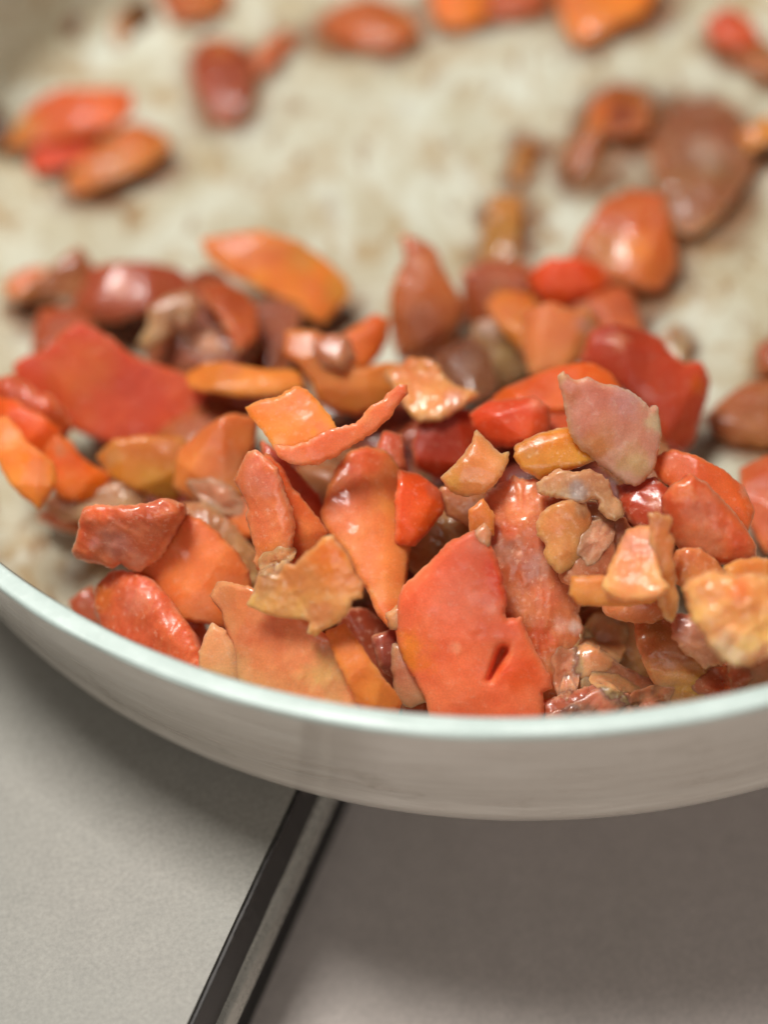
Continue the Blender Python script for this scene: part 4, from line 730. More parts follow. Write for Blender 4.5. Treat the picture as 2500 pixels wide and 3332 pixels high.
     (50.67,21.54,11.8),(0.9903,-0.1362,-0.0278),(0.0,-0.2,0.9798),3,0.4,(30,0.8),0.9,0.9,1.2,0,(204,139,66),[],[],[],0.5,[(-3.33,-3.81),(4.96,-0.97),(2.0,4.41),(-4.69,0.08)]),
    ('tomato_piece','tomato','t','shiny orange tomato lump with two glare spots behind the heap',
     (17.94,-3.81,12.8),(0.9894,-0.1386,-0.0438),(0.0,-0.3011,0.9536),9,1.6,(30,0.8),0.9,0.9,1.2,0,(188,100,42),[(0.02,-1.43,4.65,(208,120,33)),(-5.55,-2.31,4.65,(199,137,83))],[],[],0.5,[(-11.58,-2.66),(-10.78,-7.3),(-2.07,-8.55),(1.57,-9.87),(5.68,-10.29),(9.56,-5.28),(8.92,1.43),(7.15,10.33),(1.42,11.86),(-4.26,9.3),(-8.95,1.92)]),
    ('onion_piece','onion','o','short tan onion strip on the floor behind the heap',
     (-5.8,10.65,7.3),(0.9913,-0.1308,-0.0132),(0.0,-0.1005,0.9949),4,0.6,(30,0.8),0.9,0.9,1.2,0,(169,118,51),[(0.97,5.75,2.86,(190,141,72))],[],[],0.5,[(-3.21,-9.1),(2.18,-8.85),(3.64,1.9),(4.61,8.59),(-1.54,9.38),(-2.58,5.99),(-4.34,-4.24)]),
    ('vegetable_peel','vegetable','o','narrow brown shred pointing away behind the tan strip',
     (1.53,30.37,6.3),(0.9913,-0.1308,-0.0132),(0.0,-0.1005,0.9949),3,0.4,(30,0.8),0.9,0.9,1.2,0,(158,106,40),[],[],[],0.5,[(-1.2,-6.71),(1.03,-3.98),(2.45,3.79),(1.81,8.21),(-1.54,1.52),(-2.86,-3.46)]),
    ('tomato_piece','tomato','t','oval dark red tomato piece on the far pan floor at left',
     (-59.36,69.24,8.8),(0.9913,-0.1308,-0.0132),(0.0,-0.1005,0.9949),7,1.3,(30,0.8),0.9,0.9,1.2,0,(153,68,26),[(-0.3,7.41,3.58,(180,104,37))],[],[],0.5,[(-5.19,-4.75),(-0.79,-12.81),(2.67,-13.07),(5.68,-8.23),(6.93,1.38),(5.07,8.11),(-0.47,12.14),(-5.62,10.59),(-7.65,4.54)]),
    ('tomato_piece','tomato','t','thin red tail shred next to the oval dark red piece',
     (-47.85,76.41,6.8),(0.9913,-0.1308,-0.0132),(0.0,-0.1005,0.9949),3,0.4,(30,0.8),0.9,0.9,1.2,0,(190,100,49),[],[],[],0.5,[(-3.2,-6.75),(0.52,-2.65),(4.96,3.38),(3.43,6.71),(-0.85,2.44),(-4.86,-3.34)]),
    ('carrot_piece','carrot','c','upper bright orange carrot slice of the group at upper left',
     (-93.05,58.57,13.3),(0.9846,-0.1644,0.0597),(-0.1003,-0.2507,0.9628),3.5,0.5,(30,0.8),0.9,0.9,1.2,0,(202,93,21),[(-11.25,-3.17,4.01,(190,122,51))],[],[],0.5,[(-8.99,-6.28),(0.25,-5.21),(9.45,-3.81),(13.4,-0.03),(12.97,5.36),(4.86,6.19),(-3.46,6.21),(-9.5,2.48),(-15.78,-5.62)]),
    ('carrot_piece','carrot','c','middle red orange carrot slice of the group at upper left',
     (-95.74,52.71,8.8),(0.9908,-0.134,-0.0205),(0.0,-0.1513,0.9885),4,0.55,(30,0.8),0.9,0.9,1.2,0,(195,68,18),[],[],[],0.5,[(-6.48,-4.34),(-1.17,-5.14),(5.71,-2.19),(7.81,5.21),(1.22,4.72),(-5.73,2.23),(-7.92,-2.64)]),
    ('carrot_piece','carrot','c','lower salmon carrot slice of the group at upper left',
     (-83.8,46.03,10.8),(0.9903,-0.1363,-0.0281),(0.0,-0.2019,0.9794),4,0.55,(30,0.8),0.9,0.9,1.2,0,(193,116,53),[],[],[],0.5,[(-7.79,-8.5),(-0.94,-6.23),(6.06,-2.78),(11.2,3.4),(9.68,6.35),(3.35,8.59),(-3.49,4.35),(-9.18,-1.59),(-11.42,-5.98)]),
    ('tomato_piece','tomato','t','brown tomato piece cut by the top border, left of centre',
     (-64.03,97.15,8.8),(0.9913,-0.1308,-0.0132),(0.0,-0.1005,0.9949),6,1.0,(30,0.8),0.9,0.9,1.2,0,(175,97,46),[],[],[],0.5,[(-5.09,-5.22),(1.35,-7.43),(6.83,-4.17),(8.92,2.83),(0.24,6.43),(-9.33,5.03)]),
    ('vegetable_peel','vegetable','o','narrow brown strip hanging from the top border at left',
     (-81.55,97.22,6.8),(0.9913,-0.1308,-0.0132),(0.0,-0.1005,0.9949),4,0.6,(30,0.8),0.9,0.9,1.2,0,(164,102,37),[],[],[],0.5,[(-1.64,-2.07),(-1.79,-9.98),(1.63,-10.52),(2.3,-3.8),(1.99,9.17),(-2.99,9.58)]),
    ('tomato_piece','tomato','t','wide red brown tomato piece near the top border, centre',
     (-25.13,78.88,8.8),(0.9913,-0.1308,-0.0132),(0.0,-0.1005,0.9949),6,1.0,(30,0.8),0.9,0.9,1.2,0,(180,97,40),[],[],[],0.5,[(-8.48,-3.16),(-2.05,-6.42),(5.67,-7.84),(10.84,-3.55),(9.54,2.4),(3.1,7.41),(-6.29,6.47),(-12.92,2.21)]),
    ('carrot_piece','carrot','c','orange carrot piece cut by the top border, right of centre',
     (-4.77,81.44,8.8),(0.9908,-0.134,-0.0205),(0.0,-0.1513,0.9885),5,0.7,(30,0.8),0.9,0.9,1.2,0,(212,118,37),[],[],[],0.5,[(-5.17,-4.75),(-0.77,-7.7),(5.46,-5.18),(6.71,5.49),(-6.83,6.4)]),
    ('tomato_piece','tomato','t','red tomato piece between the two orange pieces at the top border',
     (8.14,81.75,7.8),(0.9913,-0.1308,-0.0132),(0.0,-0.1005,0.9949),5,0.8,(30,0.8),0.9,0.9,1.2,0,(180,85,39),[],[],[],0.5,[(-7.03,-5.6),(-1.17,-6.9),(6.11,-4.68),(9.05,4.98),(-7.08,6.29)]),
    ('carrot_piece','carrot','c','largest orange carrot piece cut by the top border',
     (26.6,71.83,9.8),(0.9908,-0.134,-0.0205),(0.0,-0.1513,0.9885),5,0.7,(30,0.8),0.9,0.9,1.2,0,(215,122,33),[],[],[],0.5,[(-9.39,-3.41),(-6.39,-10.15),(-0.85,-8.16),(8.31,-3.24),(13.96,7.02),(-10.7,5.99)]),
    ('carrot_piece','carrot','c','red orange carrot bit near the top right corner',
     (52.23,56.8,9.8),(0.9903,-0.1363,-0.0281),(0.0,-0.2019,0.9794),4,0.6,(30,0.8),0.9,0.9,1.2,0,(204,83,21),[],[],[],0.5,[(-3.91,-3.14),(1.35,-4.9),(5.71,-3.65),(4.01,2.15),(-0.16,5.87),(-5.8,2.17)]),
    ('tomato_piece','tomato','t','brown scrap beside the red orange bit near the top right corner',
     (56.35,49.48,6.8),(0.9913,-0.1308,-0.0132),(0.0,-0.1005,0.9949),4,0.6,(30,0.8),0.9,0.9,1.2,0,(158,95,39),[],[],[],0.5,[(-3.7,-1.67),(5.27,-6.85),(5.85,-0.26),(0.3,4.73),(-8.11,4.57)]),
    ('vegetable_peel','vegetable','o','faint pink scrap in the top left corner',
     (-103.17,101.02,11.8),(0.9853,-0.116,-0.1255),(0.1005,-0.2009,0.9744),3,0.5,(30,0.8),0.9,0.9,1.2,0,(190,114,68),[],[],[],0.5,[(-1.39,-3.16),(2.13,-2.55),(2.4,2.9),(-3.02,2.1)]),
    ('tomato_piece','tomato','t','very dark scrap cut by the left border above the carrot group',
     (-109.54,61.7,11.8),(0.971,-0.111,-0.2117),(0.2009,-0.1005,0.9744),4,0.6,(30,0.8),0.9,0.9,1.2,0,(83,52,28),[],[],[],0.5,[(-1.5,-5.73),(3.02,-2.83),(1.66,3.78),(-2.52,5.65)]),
    ('onion_piece','onion','o','glistening clear onion bit on the floor right of the heap',
     (22.46,-28.76,7.8),(0.9913,-0.1308,-0.0132),(0.0,-0.1005,0.9949),4,0.8,(30,0.8),0.9,1.4,1.2,0,(180,153,118),[],[],[],0.5,[(-2.23,-3.89),(0.94,-4.85),(3.15,1.36),(0.78,5.22),(-2.77,2.06)]),
]

def add_piece(i, row):
    (nm, cat, kind, label, loc, ex, nrm, T, bulge, bend, rough, lump, rnd, fine, col, spots, dents, creases, flat, outline) = row
    ex = Vector(ex).normalized(); ez = Vector(nrm).normalized(); ey = ez.cross(ex)
    M = Matrix((ex, ey, ez)).transposed().to_4x4()
    M.translation = Vector(loc) / 1000
    step = .5 if fine else .9
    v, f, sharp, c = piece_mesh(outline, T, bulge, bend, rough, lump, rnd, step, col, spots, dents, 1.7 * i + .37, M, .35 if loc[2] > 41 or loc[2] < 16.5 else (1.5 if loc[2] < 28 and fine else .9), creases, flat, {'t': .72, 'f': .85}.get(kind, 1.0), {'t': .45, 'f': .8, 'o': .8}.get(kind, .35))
    o = link_mesh(nm, v, f, MAT[kind])
    o.matrix_world = M
    me = o.data
    ev = np.zeros(len(me.edges) * 2, np.int32)
    me.edges.foreach_get('vertices', ev)
    ev.shape = (-1, 2)
    sa = me.attributes.new('sharp_edge', 'BOOLEAN', 'EDGE')
    sa.data.foreach_set('value', [tuple(sorted(e)) in sharp and kind == 'c' for e in ev.tolist()])
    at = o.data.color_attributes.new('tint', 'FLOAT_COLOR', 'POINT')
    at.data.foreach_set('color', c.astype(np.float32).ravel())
    o['label'] = label
    o['category'] = cat
    o['group'] = {'tomato': 'tomato pieces in the pan', 'carrot': 'carrot pieces in the pan', 'onion': 'onion pieces in the pan'}.get(cat, 'other vegetable bits in the pan')
    return o
for i, row in enumerate(PIECES):
    add_piece(i, row)

# chopped mass that carries the visible pieces, too buried to count
CHUNKS = [(-23.5,-75.1,8.8,5.2,0),(-76.7,-47.3,6.8,5.2,1),(-44.6,-48.9,9.8,7.3,1),(-8.6,-55.5,15.5,7.1,3),(-14.6,-62.0,12.4,6.2,1),(-30.9,-78.5,8.5,6.8,0),(-39.1,-47.6,10.5,8.5,4),(-69.9,-67.7,8.3,6.4,1),(-44.6,-74.6,9.8,7.3,4),(-49.1,-57.8,9.7,6.6,1),(-11.6,-58.9,10.5,5.5,3),(-35.4,-79.3,9.5,6.9,4),(-48.7,-69.8,12.4,8.8,1),(-13.7,-60.2,10.5,7.6,4),(-29.7,-50.2,6.9,7.1,3),(-39.4,-67.5,8.5,6.6,1),(-44.2,-76.5,8.4,5.4,2),(-20.3,-63.9,9.0,5.1,4),(-23.4,-52.8,8.5,7.0,2),(-67.8,-55.0,8.0,5.7,0),(-0.3,-72.9,17.7,7.0,4),(-64.3,-76.5,7.8,5.0,3),(-66.1,-35.5,6.9,5.3,1),(-25.7,-54.3,10.2,8.3,4),(-52.2,-62.3,6.9,5.2,4),(2.5,-56.6,8.7,5.0,4),(-3.0,-60.9,7.6,8.4,2),(-31.5,-62.4,7.6,6.2,2),(-61.6,-79.3,8.3,6.6,1),(-55.1,-65.8,6.9,6.1,0),(-2.5,-69.1,12.6,6.0,3),(-43.1,-47.8,7.9,6.0,4),(-52.2,-79.3,7.3,5.2,2),(-34.8,-41.9,7.4,5.0,4),(-79.8,-39.8,6.8,5.0,3),(-43.6,-74.5,9.1,7.0,3),(-54.8,-70.5,7.6,5.0,4),(-12.7,-67.7,8.8,7.8,3),(-51.8,-73.9,8.4,6.3,0),(-22.5,-63.0,11.0,6.3,3),(-74.8,-65.5,8.0,7.0,1),(-3.1,-57.7,8.6,7.2,3),(-18.0,-74.1,7.4,8.0,1),(7.7,-77.5,11.4,5.1,0),(-63.8,-99.5,8.0,8.2,0),(0.2,-67.3,16.1,5.2,2),(-4.0,-71.4,17.7,6.6,3),(-15.1,-66.1,9.5,7.6,3),(-55.5,-75.2,7.0,8.2,0),(-61.0,-73.5,6.9,8.2,4),(12.8,-74.3,11.7,6.5,1),(-79.1,-32.0,6.8,5.1,2),(-11.7,-52.4,8.3,7.0,0),(-10.5,-54.0,13.9,7.6,1),(-23.1,-73.7,9.4,6.7,0),(-45.7,-64.5,9.6,8.1,0),(-31.0,-77.9,7.3,8.3,1),(-56.0,-69.8,8.2,6.6,0),(-44.0,-33.1,7.0,6.5,3),(-37.0,-50.3,10.5,8.0,0),(-57.3,-81.0,8.2,5.6,4),(-42.6,-43.9,8.9,8.0,1),(-83.1,-58.6,8.7,5.1,2),(-26.1,-68.4,7.4,8.8,1),(-44.7,-66.9,9.8,7.8,2),(2.2,-57.8,15.1,8.2,2),(-30.3,-49.1,6.8,8.5,2),(-35.8,-45.6,11.1,7.7,2),(-1.4,-78.8,11.2,8.1,1),(-56.1,-55.9,11.1,6.3,4),(-20.2,-69.1,8.3,7.3,0),(-16.5,-64.2,7.5,7.7,0),(-44.8,-72.1,9.2,8.1,4),(-59.9,-88.0,7.0,7.5,4),(-64.5,-65.7,6.9,8.6,3),(-72.7,-66.6,7.6,7.3,0),(-50.7,-48.9,8.9,7.1,0),(6.2,-75.6,11.6,7.3,4),(-2.5,-59.4,11.3,6.5,2),(-38.6,-79.0,7.6,8.3,2),(-72.0,-68.2,7.4,5.6,2),(-39.8,-52.7,11.6,5.5,2),(-5.4,-60.4,12.1,6.0,2),(-31.2,-54.9,7.5,6.1,3),(-36.8,-70.5,6.8,8.8,3),(-47.9,-45.8,7.7,6.3,2),(-75.1,-66.7,7.1,7.5,4),(-40.8,-53.3,10.9,8.5,4),(-64.1,-93.7,8.8,5.9,3),(-10.9,-77.8,9.1,7.6,3),(-23.4,-83.1,7.5,7.5,4),(1.7,-62.0,7.7,5.0,1),(-47.8,-45.8,11.6,7.3,3),(-32.4,-64.0,11.7,7.5,2),(-54.7,-75.0,7.6,5.3,1),(-16.6,-68.3,7.9,5.5,4),(-15.2,-77.7,8.4,6.8,0),(-45.6,-70.2,7.0,7.8,1),(-20.3,-71.9,8.2,6.9,3),(10.0,-73.5,9.2,8.8,3),(-14.2,-74.8,10.7,6.0,1),(-10.5,-65.4,8.4,8.0,0),(-32.4,-57.6,6.8,7.8,3),(-67.9,-46.4,6.8,5.2,3),(13.6,-81.0,17.6,5.7,2),(-5.4,-69.8,15.3,8.9,3),(-18.6,-77.8,7.2,5.8,2),(-27.0,-65.7,9.4,7.1,1),(-86.0,-28.2,7.1,6.8,4),(-31.9,-46.9,10.5,5.9,0),(-27.3,-61.0,9.4,7.7,1),(7.3,-66.1,13.1,8.6,1),(14.2,-78.8,14.6,8.1,2),(3.7,-72.9,17.5,5.6,4),(-71.6,-63.4,9.4,5.1,3),(-49.3,-58.6,19.4,5.6,3),(-26.9,-75.9,7.6,7.1,1),(-16.1,-71.8,6.8,6.4,4),(-43.3,-44.2,12.1,5.4,1),(-33.3,-74.9,7.6,6.0,2),(-47.1,-70.6,14.4,8.1,4),(-3.2,-69.2,10.4,7.7,0),(-54.9,-78.4,7.0,7.7,1),(-29.7,-46.7,12.9,5.7,2),(-61.3,-66.2,8.5,6.1,3),(-87.8,-27.2,9.7,5.6,4),(9.0,-69.1,19.7,7.2,3),(-21.2,-82.7,6.8,8.9,3),(-25.7,-50.9,7.8,8.3,1),(-67.7,-63.1,8.3,5.4,1),(-83.8,-44.4,6.8,5.2,4),(-40.3,-74.9,7.4,7.9,3),(-42.4,-38.9,7.0,6.0,4),(-39.8,-71.0,9.5,6.7,0),(6.2,-64.6,8.5,9.0,0),(-40.8,-56.3,13.2,7.0,1),(13.3,-69.7,19.5,5.2,4),(-60.6,-71.9,6.9,6.8,0),(-23.0,-52.0,9.2,5.3,2),(-20.0,-53.4,7.1,6.7,2),(-22.9,-84.3,7.4,5.5,2),(-58.5,-61.5,8.2,7.8,2),(-40.4,-66.3,10.7,8.5,1),(-67.1,-95.1,7.7,7.3,4),(-57.0,-57.8,8.0,6.3,0),(-56.5,-73.8,6.9,7.7,1),(-61.6,-93.1,7.1,7.3,2),(-33.6,-55.4,10.8,8.1,4),(7.9,-71.2,16.7,8.1,2),(-11.1,-61.4,8.3,6.3,2),(-49.1,-60.1,11.2,5.1,2),(-7.1,-73.7,9.7,8.6,2),(-27.5,-73.5,8.1,8.7,3),(-30.3,-75.4,6.9,8.9,0),(-19.7,-62.8,10.8,8.0,4),(-49.1,-72.2,8.8,8.9,1),(-29.8,-68.8,10.0,5.6,0),(-35.4,-46.2,10.7,7.7,2),(-11.6,-76.0,13.3,8.9,4),(-30.0,-79.5,8.0,8.5,1),(-24.3,-51.8,11.1,7.7,1),(-64.3,-76.0,7.8,7.3,0),(-39.8,-46.8,7.0,8.2,3),(-58.5,-101.5,8.7,6.6,1),(-56.3,-67.3,7.7,8.3,4),(-21.8,-86.4,6.8,6.6,1),(-38.0,-68.9,8.8,7.4,0),(-57.3,-81.3,7.6,5.4,3),(-50.8,-75.2,10.8,7.6,0),(-55.0,-59.6,7.6,8.7,0),(-28.3,-57.4,10.5,5.9,3),(-62.8,-99.2,9.8,7.7,0),(-34.5,-47.8,8.3,6.5,4),(-2.4,-53.1,8.3,5.5,4),(-87.3,-26.2,7.6,6.0,2),(-31.0,-75.3,7.6,9.0,2),(-12.8,-68.2,7.1,7.2,0),(-38.6,-59.7,9.5,8.3,3),(-28.8,-51.8,10.8,6.5,4),(-27.6,-62.6,10.8,8.4,3),(-68.0,-60.2,8.1,7.9,1),(-61.3,-64.5,7.2,6.2,2),(11.3,-75.9,8.4,5.3,0),(-16.2,-82.2,9.7,6.4,2),(-32.9,-67.5,8.3,8.5,1),(-36.9,-44.6,7.7,5.1,0),(-81.0,-35.7,6.8,5.2,2),(-13.4,-59.0,10.5,6.1,3),(-56.3,-66.2,8.7,6.4,3),(-3.8,-60.2,12.5,8.3,0),(-47.7,-65.1,12.1,6.2,0),(-33.7,-55.6,11.8,6.5,2),(-64.0,-97.1,7.2,6.7,0),(-41.8,-71.4,7.7,6.0,0),(-59.3,-70.6,6.8,8.8,4),(-27.0,-55.5,7.5,7.8,0),(-15.6,-81.1,8.3,7.6,4),(-10.9,-64.7,15.1,8.5,0),(-5.4,-73.5,14.4,6.0,0),(-2.5,-57.9,9.0,7.1,2),(-35.4,-56.0,9.0,6.1,4),(-60.9,-78.6,7.7,5.4,0),(-50.7,-47.9,7.0,6.3,1),(-38.1,-74.6,8.6,8.1,2),(-27.3,-77.5,7.9,7.8,1),(-20.8,-76.2,7.2,8.6,1),(-14.0,-65.6,7.1,6.9,0),(-38.5,-54.5,9.2,8.7,1),(-39.6,-27.1,7.3,5.7,0),(7.1,-65.7,7.4,5.7,0),(-23.5,-86.8,7.4,6.5,2),(-29.6,-56.7,10.9,5.8,3),(-18.7,-62.8,10.6,5.3,3),(-41.3,-31.0,7.1,5.1,0),(-24.0,-83.3,8.8,5.8,1),(-29.5,-54.4,10.4,6.7,1),(-52.5,-58.5,9.7,7.8,4),(-55.6,-84.0,7.6,6.4,1),(-21.3,-78.7,8.1,6.6,4),(-32.2,-74.6,8.4,6.1,1),(-40.9,-70.4,7.6,7.4,0),(-60.3,-70.1,7.2,7.6,2),(-14.3,-73.4,12.4,5.2,2),(-21.3,-71.9,7.1,8.2,2),(-57.4,-74.7,6.9,7.9,4),(-31.1,-74.2,7.1,8.4,3),(-55.6,-79.7,7.0,7.5,2),(-24.3,-75.9,7.4,6.0,3),(-1.0,-57.4,16.5,7.4,3),(-28.2,-54.8,11.7,5.1,2),(-4.0,-64.9,8.0,6.1,4),(-38.6,-56.5,8.3,5.1,2),(-40.7,-64.4,10.5,8.1,3),(-66.7,-72.7,7.1,7.9,1),(10.3,-74.7,12.3,5.7,4),(8.2,-73.2,13.9,7.1,0),(-43.0,-44.2,12.2,5.9,2),(-58.7,-74.7,8.3,6.3,2),(9.5,-73.9,18.5,6.6,2),(-4.4,-50.7,11.4,6.7,3),(-49.6,-66.3,13.3,6.5,2),(-47.6,-44.6,7.8,7.1,1),(-63.8,-74.7,7.2,8.2,4),(-71.9,-70.8,7.9,5.0,3),(-36.1,-63.9,10.6,7.5,0),(-22.8,-90.1,7.2,6.6,4),(-59.5,-64.9,7.4,5.8,2),(-25.7,-62.6,9.8,6.9,0),(-31.8,-56.0,7.4,6.5,3),(-31.4,-69.3,9.6,5.4,4),(-7.8,-58.3,12.6,7.5,2),(-46.3,-62.6,11.3,5.1,1),(-14.2,-64.7,10.0,6.4,2),(-33.5,-73.0,8.2,8.7,3),(-4.6,-53.3,6.9,5.8,3),(-23.5,-55.5,10.4,8.5,3),(-15.0,-62.9,8.9,8.9,2),(-7.2,-53.9,10.1,9.0,3),(-63.2,-56.0,9.6,6.8,4),(-30.3,-85.2,7.4,8.6,0)]

def chunk_mass():
    import bmesh
    bm = bmesh.new()
    bmesh.ops.create_icosphere(bm, subdivisions=2, radius=1.0)
    bv = np.array([v.co[:] for v in bm.verts]); bf = [tuple(v.index for v in f.verts) for f in bm.faces]
    bm.free()
    cols = [lin(c) for c in ((150, 56, 30), (140, 52, 30), (160, 70, 38), (150, 92, 56), (120, 44, 30))]
    V, F, C = [], [], []
    for k, (x, y, z, r, ci) in enumerate(CHUNKS):
        rg = random.Random(k)
        q = Matrix.Rotation(rg.uniform(0, 6.28), 3, 'Z') @ Matrix.Rotation(rg.uniform(-.5, .5), 3, 'X')
        q = np.array(q)
        s = np.array([r * rg.uniform(.8, 1.25), r * rg.uniform(.6, 1.0), r * rg.uniform(.45, .7)])
        p = np.sign(bv) * np.abs(bv) ** .5
        p = p * s
        p = p * (1 + np.array([noise.noise(Vector(b) * 1.6 + Vector((k, 0, 0))) * .25 for b in bv]))[:, None]
        p = p @ q.T + np.array([x, y, z])
        p /= 1000
        p[:, 2] = np.maximum(p[:, 2], FLOOR_Z + .0003)
        off = len(V)
        V.extend(map(tuple, p))
        F.extend(tuple(a + off for a in f) for f in bf)
        C.extend([cols[ci] + [1]] * len(p))
    o = link_mesh('chopped_vegetables', V, F, MAT['f'])
    at = o.data.color_attributes.new('tint', 'FLOAT_COLOR', 'POINT')
    at.data.foreach_set('color', np.array(C, np.float32).ravel())
    o['label'] = 'dark chopped tomato mass buried under the heap of pieces'
    o['category'] = 'vegetables'
    o['kind'] = 'stuff'
chunk_mass()

# amber film round the floor pieces: residue, with their contact shadows painted in
def shadow_film():
    s = NT('amber_shadow_film')
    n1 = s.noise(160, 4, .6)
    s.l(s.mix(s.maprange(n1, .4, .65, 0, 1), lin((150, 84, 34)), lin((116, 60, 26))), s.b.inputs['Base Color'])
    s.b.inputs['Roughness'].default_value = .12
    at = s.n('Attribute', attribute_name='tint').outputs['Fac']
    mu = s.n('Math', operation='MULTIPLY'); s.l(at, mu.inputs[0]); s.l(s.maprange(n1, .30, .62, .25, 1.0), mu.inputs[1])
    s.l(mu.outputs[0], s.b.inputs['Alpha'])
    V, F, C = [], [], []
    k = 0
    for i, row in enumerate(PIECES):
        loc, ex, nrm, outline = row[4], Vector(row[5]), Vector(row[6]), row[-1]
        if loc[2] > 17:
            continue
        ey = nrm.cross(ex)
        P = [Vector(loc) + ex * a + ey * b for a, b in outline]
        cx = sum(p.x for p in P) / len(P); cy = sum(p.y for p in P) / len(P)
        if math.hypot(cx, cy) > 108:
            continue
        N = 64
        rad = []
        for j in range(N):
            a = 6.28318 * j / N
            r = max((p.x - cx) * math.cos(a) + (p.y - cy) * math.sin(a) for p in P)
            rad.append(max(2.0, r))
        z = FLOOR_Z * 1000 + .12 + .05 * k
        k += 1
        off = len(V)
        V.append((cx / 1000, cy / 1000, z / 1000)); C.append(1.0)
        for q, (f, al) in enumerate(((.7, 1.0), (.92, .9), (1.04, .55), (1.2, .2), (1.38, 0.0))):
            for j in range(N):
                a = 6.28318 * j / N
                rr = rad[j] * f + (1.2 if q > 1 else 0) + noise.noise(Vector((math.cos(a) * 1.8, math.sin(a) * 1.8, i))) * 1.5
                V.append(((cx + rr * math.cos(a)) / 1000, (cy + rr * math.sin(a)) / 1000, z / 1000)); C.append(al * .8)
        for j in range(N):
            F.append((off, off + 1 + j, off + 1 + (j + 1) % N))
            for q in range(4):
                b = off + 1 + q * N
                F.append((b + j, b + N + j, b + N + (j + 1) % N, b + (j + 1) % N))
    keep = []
    o = link_mesh('residue_shadow_film', V, F, s.m)
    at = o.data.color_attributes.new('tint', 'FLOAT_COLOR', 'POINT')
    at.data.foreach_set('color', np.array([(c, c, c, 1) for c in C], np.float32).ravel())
    o['label'] = 'thin amber residue film painting soft contact shadows on the pan floor around the pieces'
    o['category'] = 'shadow_film'
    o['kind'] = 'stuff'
shadow_film()

MUSH = [(-10.5,-103.5,25.7,4,2,0.5,1.5),(-12.5,-109.5,21.0,4,0,0.6,1.2),(-10.0,-83.3,41.5,4,2,0.6,0.4),(-2.8,-87.4,38.3,3.5,2,0.5,2.2),(-4.3,-92.9,34.0,4,4,0.6,0.8),(1.9,-103.7,25.5,4,2,0.6,0.3),(8.5,-107.1,22.9,5,4,0.6,2.2),(9.2,-111.6,19.4,4,1,0.6,0.3),(13.5,-114.0,17.5,4,3,0.6,0.2),(-6.0,-107.2,22.8,5,2,0.7,0.4),(-0.9,-109.7,20.9,5,4,0.6,2.6),(-9.1,-115.0,16.7,5,1,0.5,0.2),(0.4,-115.6,16.3,4.5,0,0.5,0.3),(-13.2,-115.5,16.4,4,3,0.5,0.1),(-4.0,-113.1,18.2,4,2,0.5,2.5),(6.8,-87.3,38.4,3.5,3,0.6,0.5),(10.2,-98.5,29.7,4,0,0.6,0.2),(16.6,-98.6,29.5,4,2,0.5,0.1),(-15.2,-80.8,43.5,4,2,0.6,0.2),(-29.0,-89.8,36.4,4,4,0.6,0.7),(-25.2,-87.1,38.5,3.5,2,0.7,0.4),(-69.3,-78.8,45.0,4.5,4,0.5,2.5),(-66.0,-82.7,42.0,4.5,4,0.5,2.2),(-63.1,-88.1,37.7,3.5,2,0.6,2),(-77.9,-77.8,45.8,4,4,0.4,0.1),(-87.4,-77.2,46.2,4,5,0.4,0.2),(-42.7,-98.2,29.8,4,4,0.5,1.5),(-45.3,-95.4,32.1,3.5,2,0.5,1.2),(-48.7,-96.2,31.4,3,2,0.5,0.8),(-58.4,-88.7,37.3,3,2,0.6,0.5),(-30.3,-68.2,53.3,4.5,2,0.6,0.2),(-26.1,-71.2,50.9,4,4,0.5,0.2),(-35.5,-78.3,45.4,3.5,3,0.5,1.5),(-73.0,-53.4,64.8,5,4,0.4,2.4),(-16.9,-65.4,55.5,5,4,0.6,1.5)]

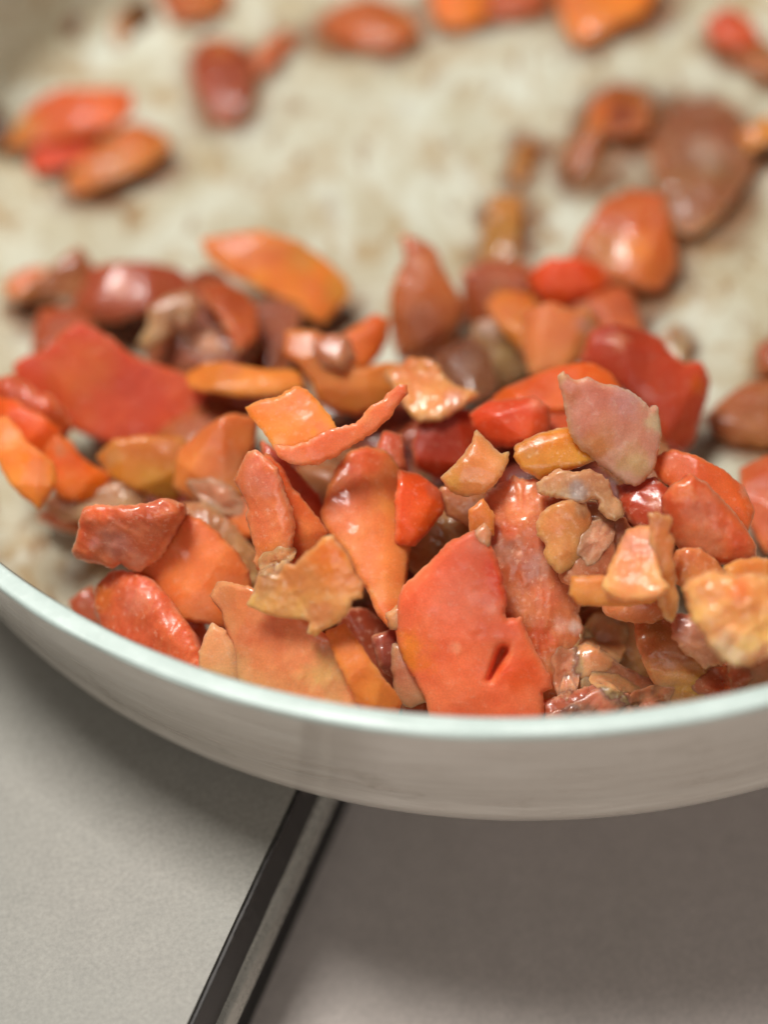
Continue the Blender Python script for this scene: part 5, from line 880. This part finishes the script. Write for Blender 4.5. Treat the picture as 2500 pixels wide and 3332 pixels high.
# soft cooked pulp lying over the joints between pieces
def pulp():
    from mathutils.bvhtree import BVHTree
    V, F = [], []
    for o in sc.objects:
        if o.type == 'MESH' and o.get('group'):
            off = len(V)
            M = o.matrix_world
            V.extend(M @ v.co for v in o.data.vertices)
            F.extend(tuple(i + off for i in p.vertices) for p in o.data.polygons)
    bvh = BVHTree.FromPolygons(V, F)
    rg = random.Random(11)
    view = Vector((-.05, -.62, .78)).normalized()
    ux = Vector((1, 0, 0)); ux = (ux - view * ux.dot(view)).normalized(); uy = view.cross(ux)
    cols = [lin(c) for c in ((214, 126, 90), (204, 118, 90), (216, 146, 98), (198, 106, 74), (206, 138, 104), (178, 90, 62))]
    OV, OF, OC = [], [], []
    NR, NS = 13, 40
    made = 0
    for (x, y, z, R, ci, st, an) in MUSH:
        R = R * 1.25 / 1000
        p0 = Vector((x, y, z)) / 1000 + view * .08
        sd = made * 3.1
        made += 1
        hit = np.zeros((NR, NS)); ok = True
        pos = np.zeros((NR, NS, 2))
        for i in range(NR):
            for j in range(NS):
                a = 6.28318 * j / NS
                q = Vector((math.cos(a), math.sin(a), sd))
                rr = R * (1 + .40 * noise.noise(q * 1.1) + .16 * noise.noise(q * 3.0) + .05 * noise.noise(q * 8)) * (i + .15) / NR
                u, v = rr * math.cos(a), rr * math.sin(a) * st
                pos[i, j] = (u * math.cos(an) - v * math.sin(an), u * math.sin(an) + v * math.cos(an))
                h = bvh.ray_cast(p0 + ux * pos[i, j, 0] + uy * pos[i, j, 1], -view)
                if h[0] is None or h[0].z < .010 or math.hypot(h[0].x, h[0].y) > .128:
                    ok = False; break
                hit[i, j] = -h[3]
            if not ok:
                break
        if not ok or np.ptp(hit) > .020:
            continue
        s = hit.copy()
        for k in range(14):
            avg = (np.roll(s, 1, 1) + np.roll(s, -1, 1) + np.vstack([s[:1], s[:-1]]) + np.vstack([s[1:], s[-1:]])) / 4
            s = np.maximum(hit, .4 * s + .6 * avg)
        prof = np.sqrt(np.clip(1 - (np.arange(NR) / (NR - 1)) ** 3, 0, 1))[:, None]
        nz = np.array([[noise.noise(Vector((pos[i, j, 0] * 900, pos[i, j, 1] * 900, sd))) + .6 * noise.noise(Vector((pos[i, j, 0] * 2300, pos[i, j, 1] * 2300, sd))) for j in range(NS)] for i in range(NR)])
        s = s + .00050 * prof - .00016 + nz * .00022 * prof
        off = len(OV)
        col = cols[ci]
        for i in range(NR):
            for j in range(NS):
                OV.append(tuple(p0 + ux * pos[i, j, 0] + uy * pos[i, j, 1] + view * s[i, j]))
        for j in range(NS):
            OV.append(tuple(p0 + ux * pos[NR - 1, j, 0] * .96 + uy * pos[NR - 1, j, 1] * .96 + view * (hit[NR - 1, j] - .0006)))
        OV.append(tuple(p0 + view * s[0].mean()))
        OV.append(tuple(p0 + view * (hit.min() - .0008)))
        T0, B0 = off + (NR + 1) * NS, off + (NR + 1) * NS + 1
        for j in range(NS):
            jn = (j + 1) % NS
            for i in range(NR):
                OF.append((off + i * NS + j, off + (i + 1) * NS + j, off + (i + 1) * NS + jn, off + i * NS + jn))
            OF.append((T0, off + j, off + jn))
            OF.append((B0, off + NR * NS + jn, off + NR * NS + j))
        for k in range((NR + 1) * NS + 2):
            f = 1 + .25 * noise.noise(Vector(OV[off + k]) * 420)
            OC.append([min(1, c * f) for c in col] + [1])
    o = link_mesh('cooked_pulp', OV, OF, MAT['f'])
    at = o.data.color_attributes.new('tint', 'FLOAT_COLOR', 'POINT')
    at.data.foreach_set('color', np.array(OC, np.float32).ravel())
    o['label'] = 'soft wet pulp sticking over the joints between the cooked pieces'
    o['category'] = 'pulp'
    o['kind'] = 'stuff'
bpy.context.view_layer.update()
pulp()
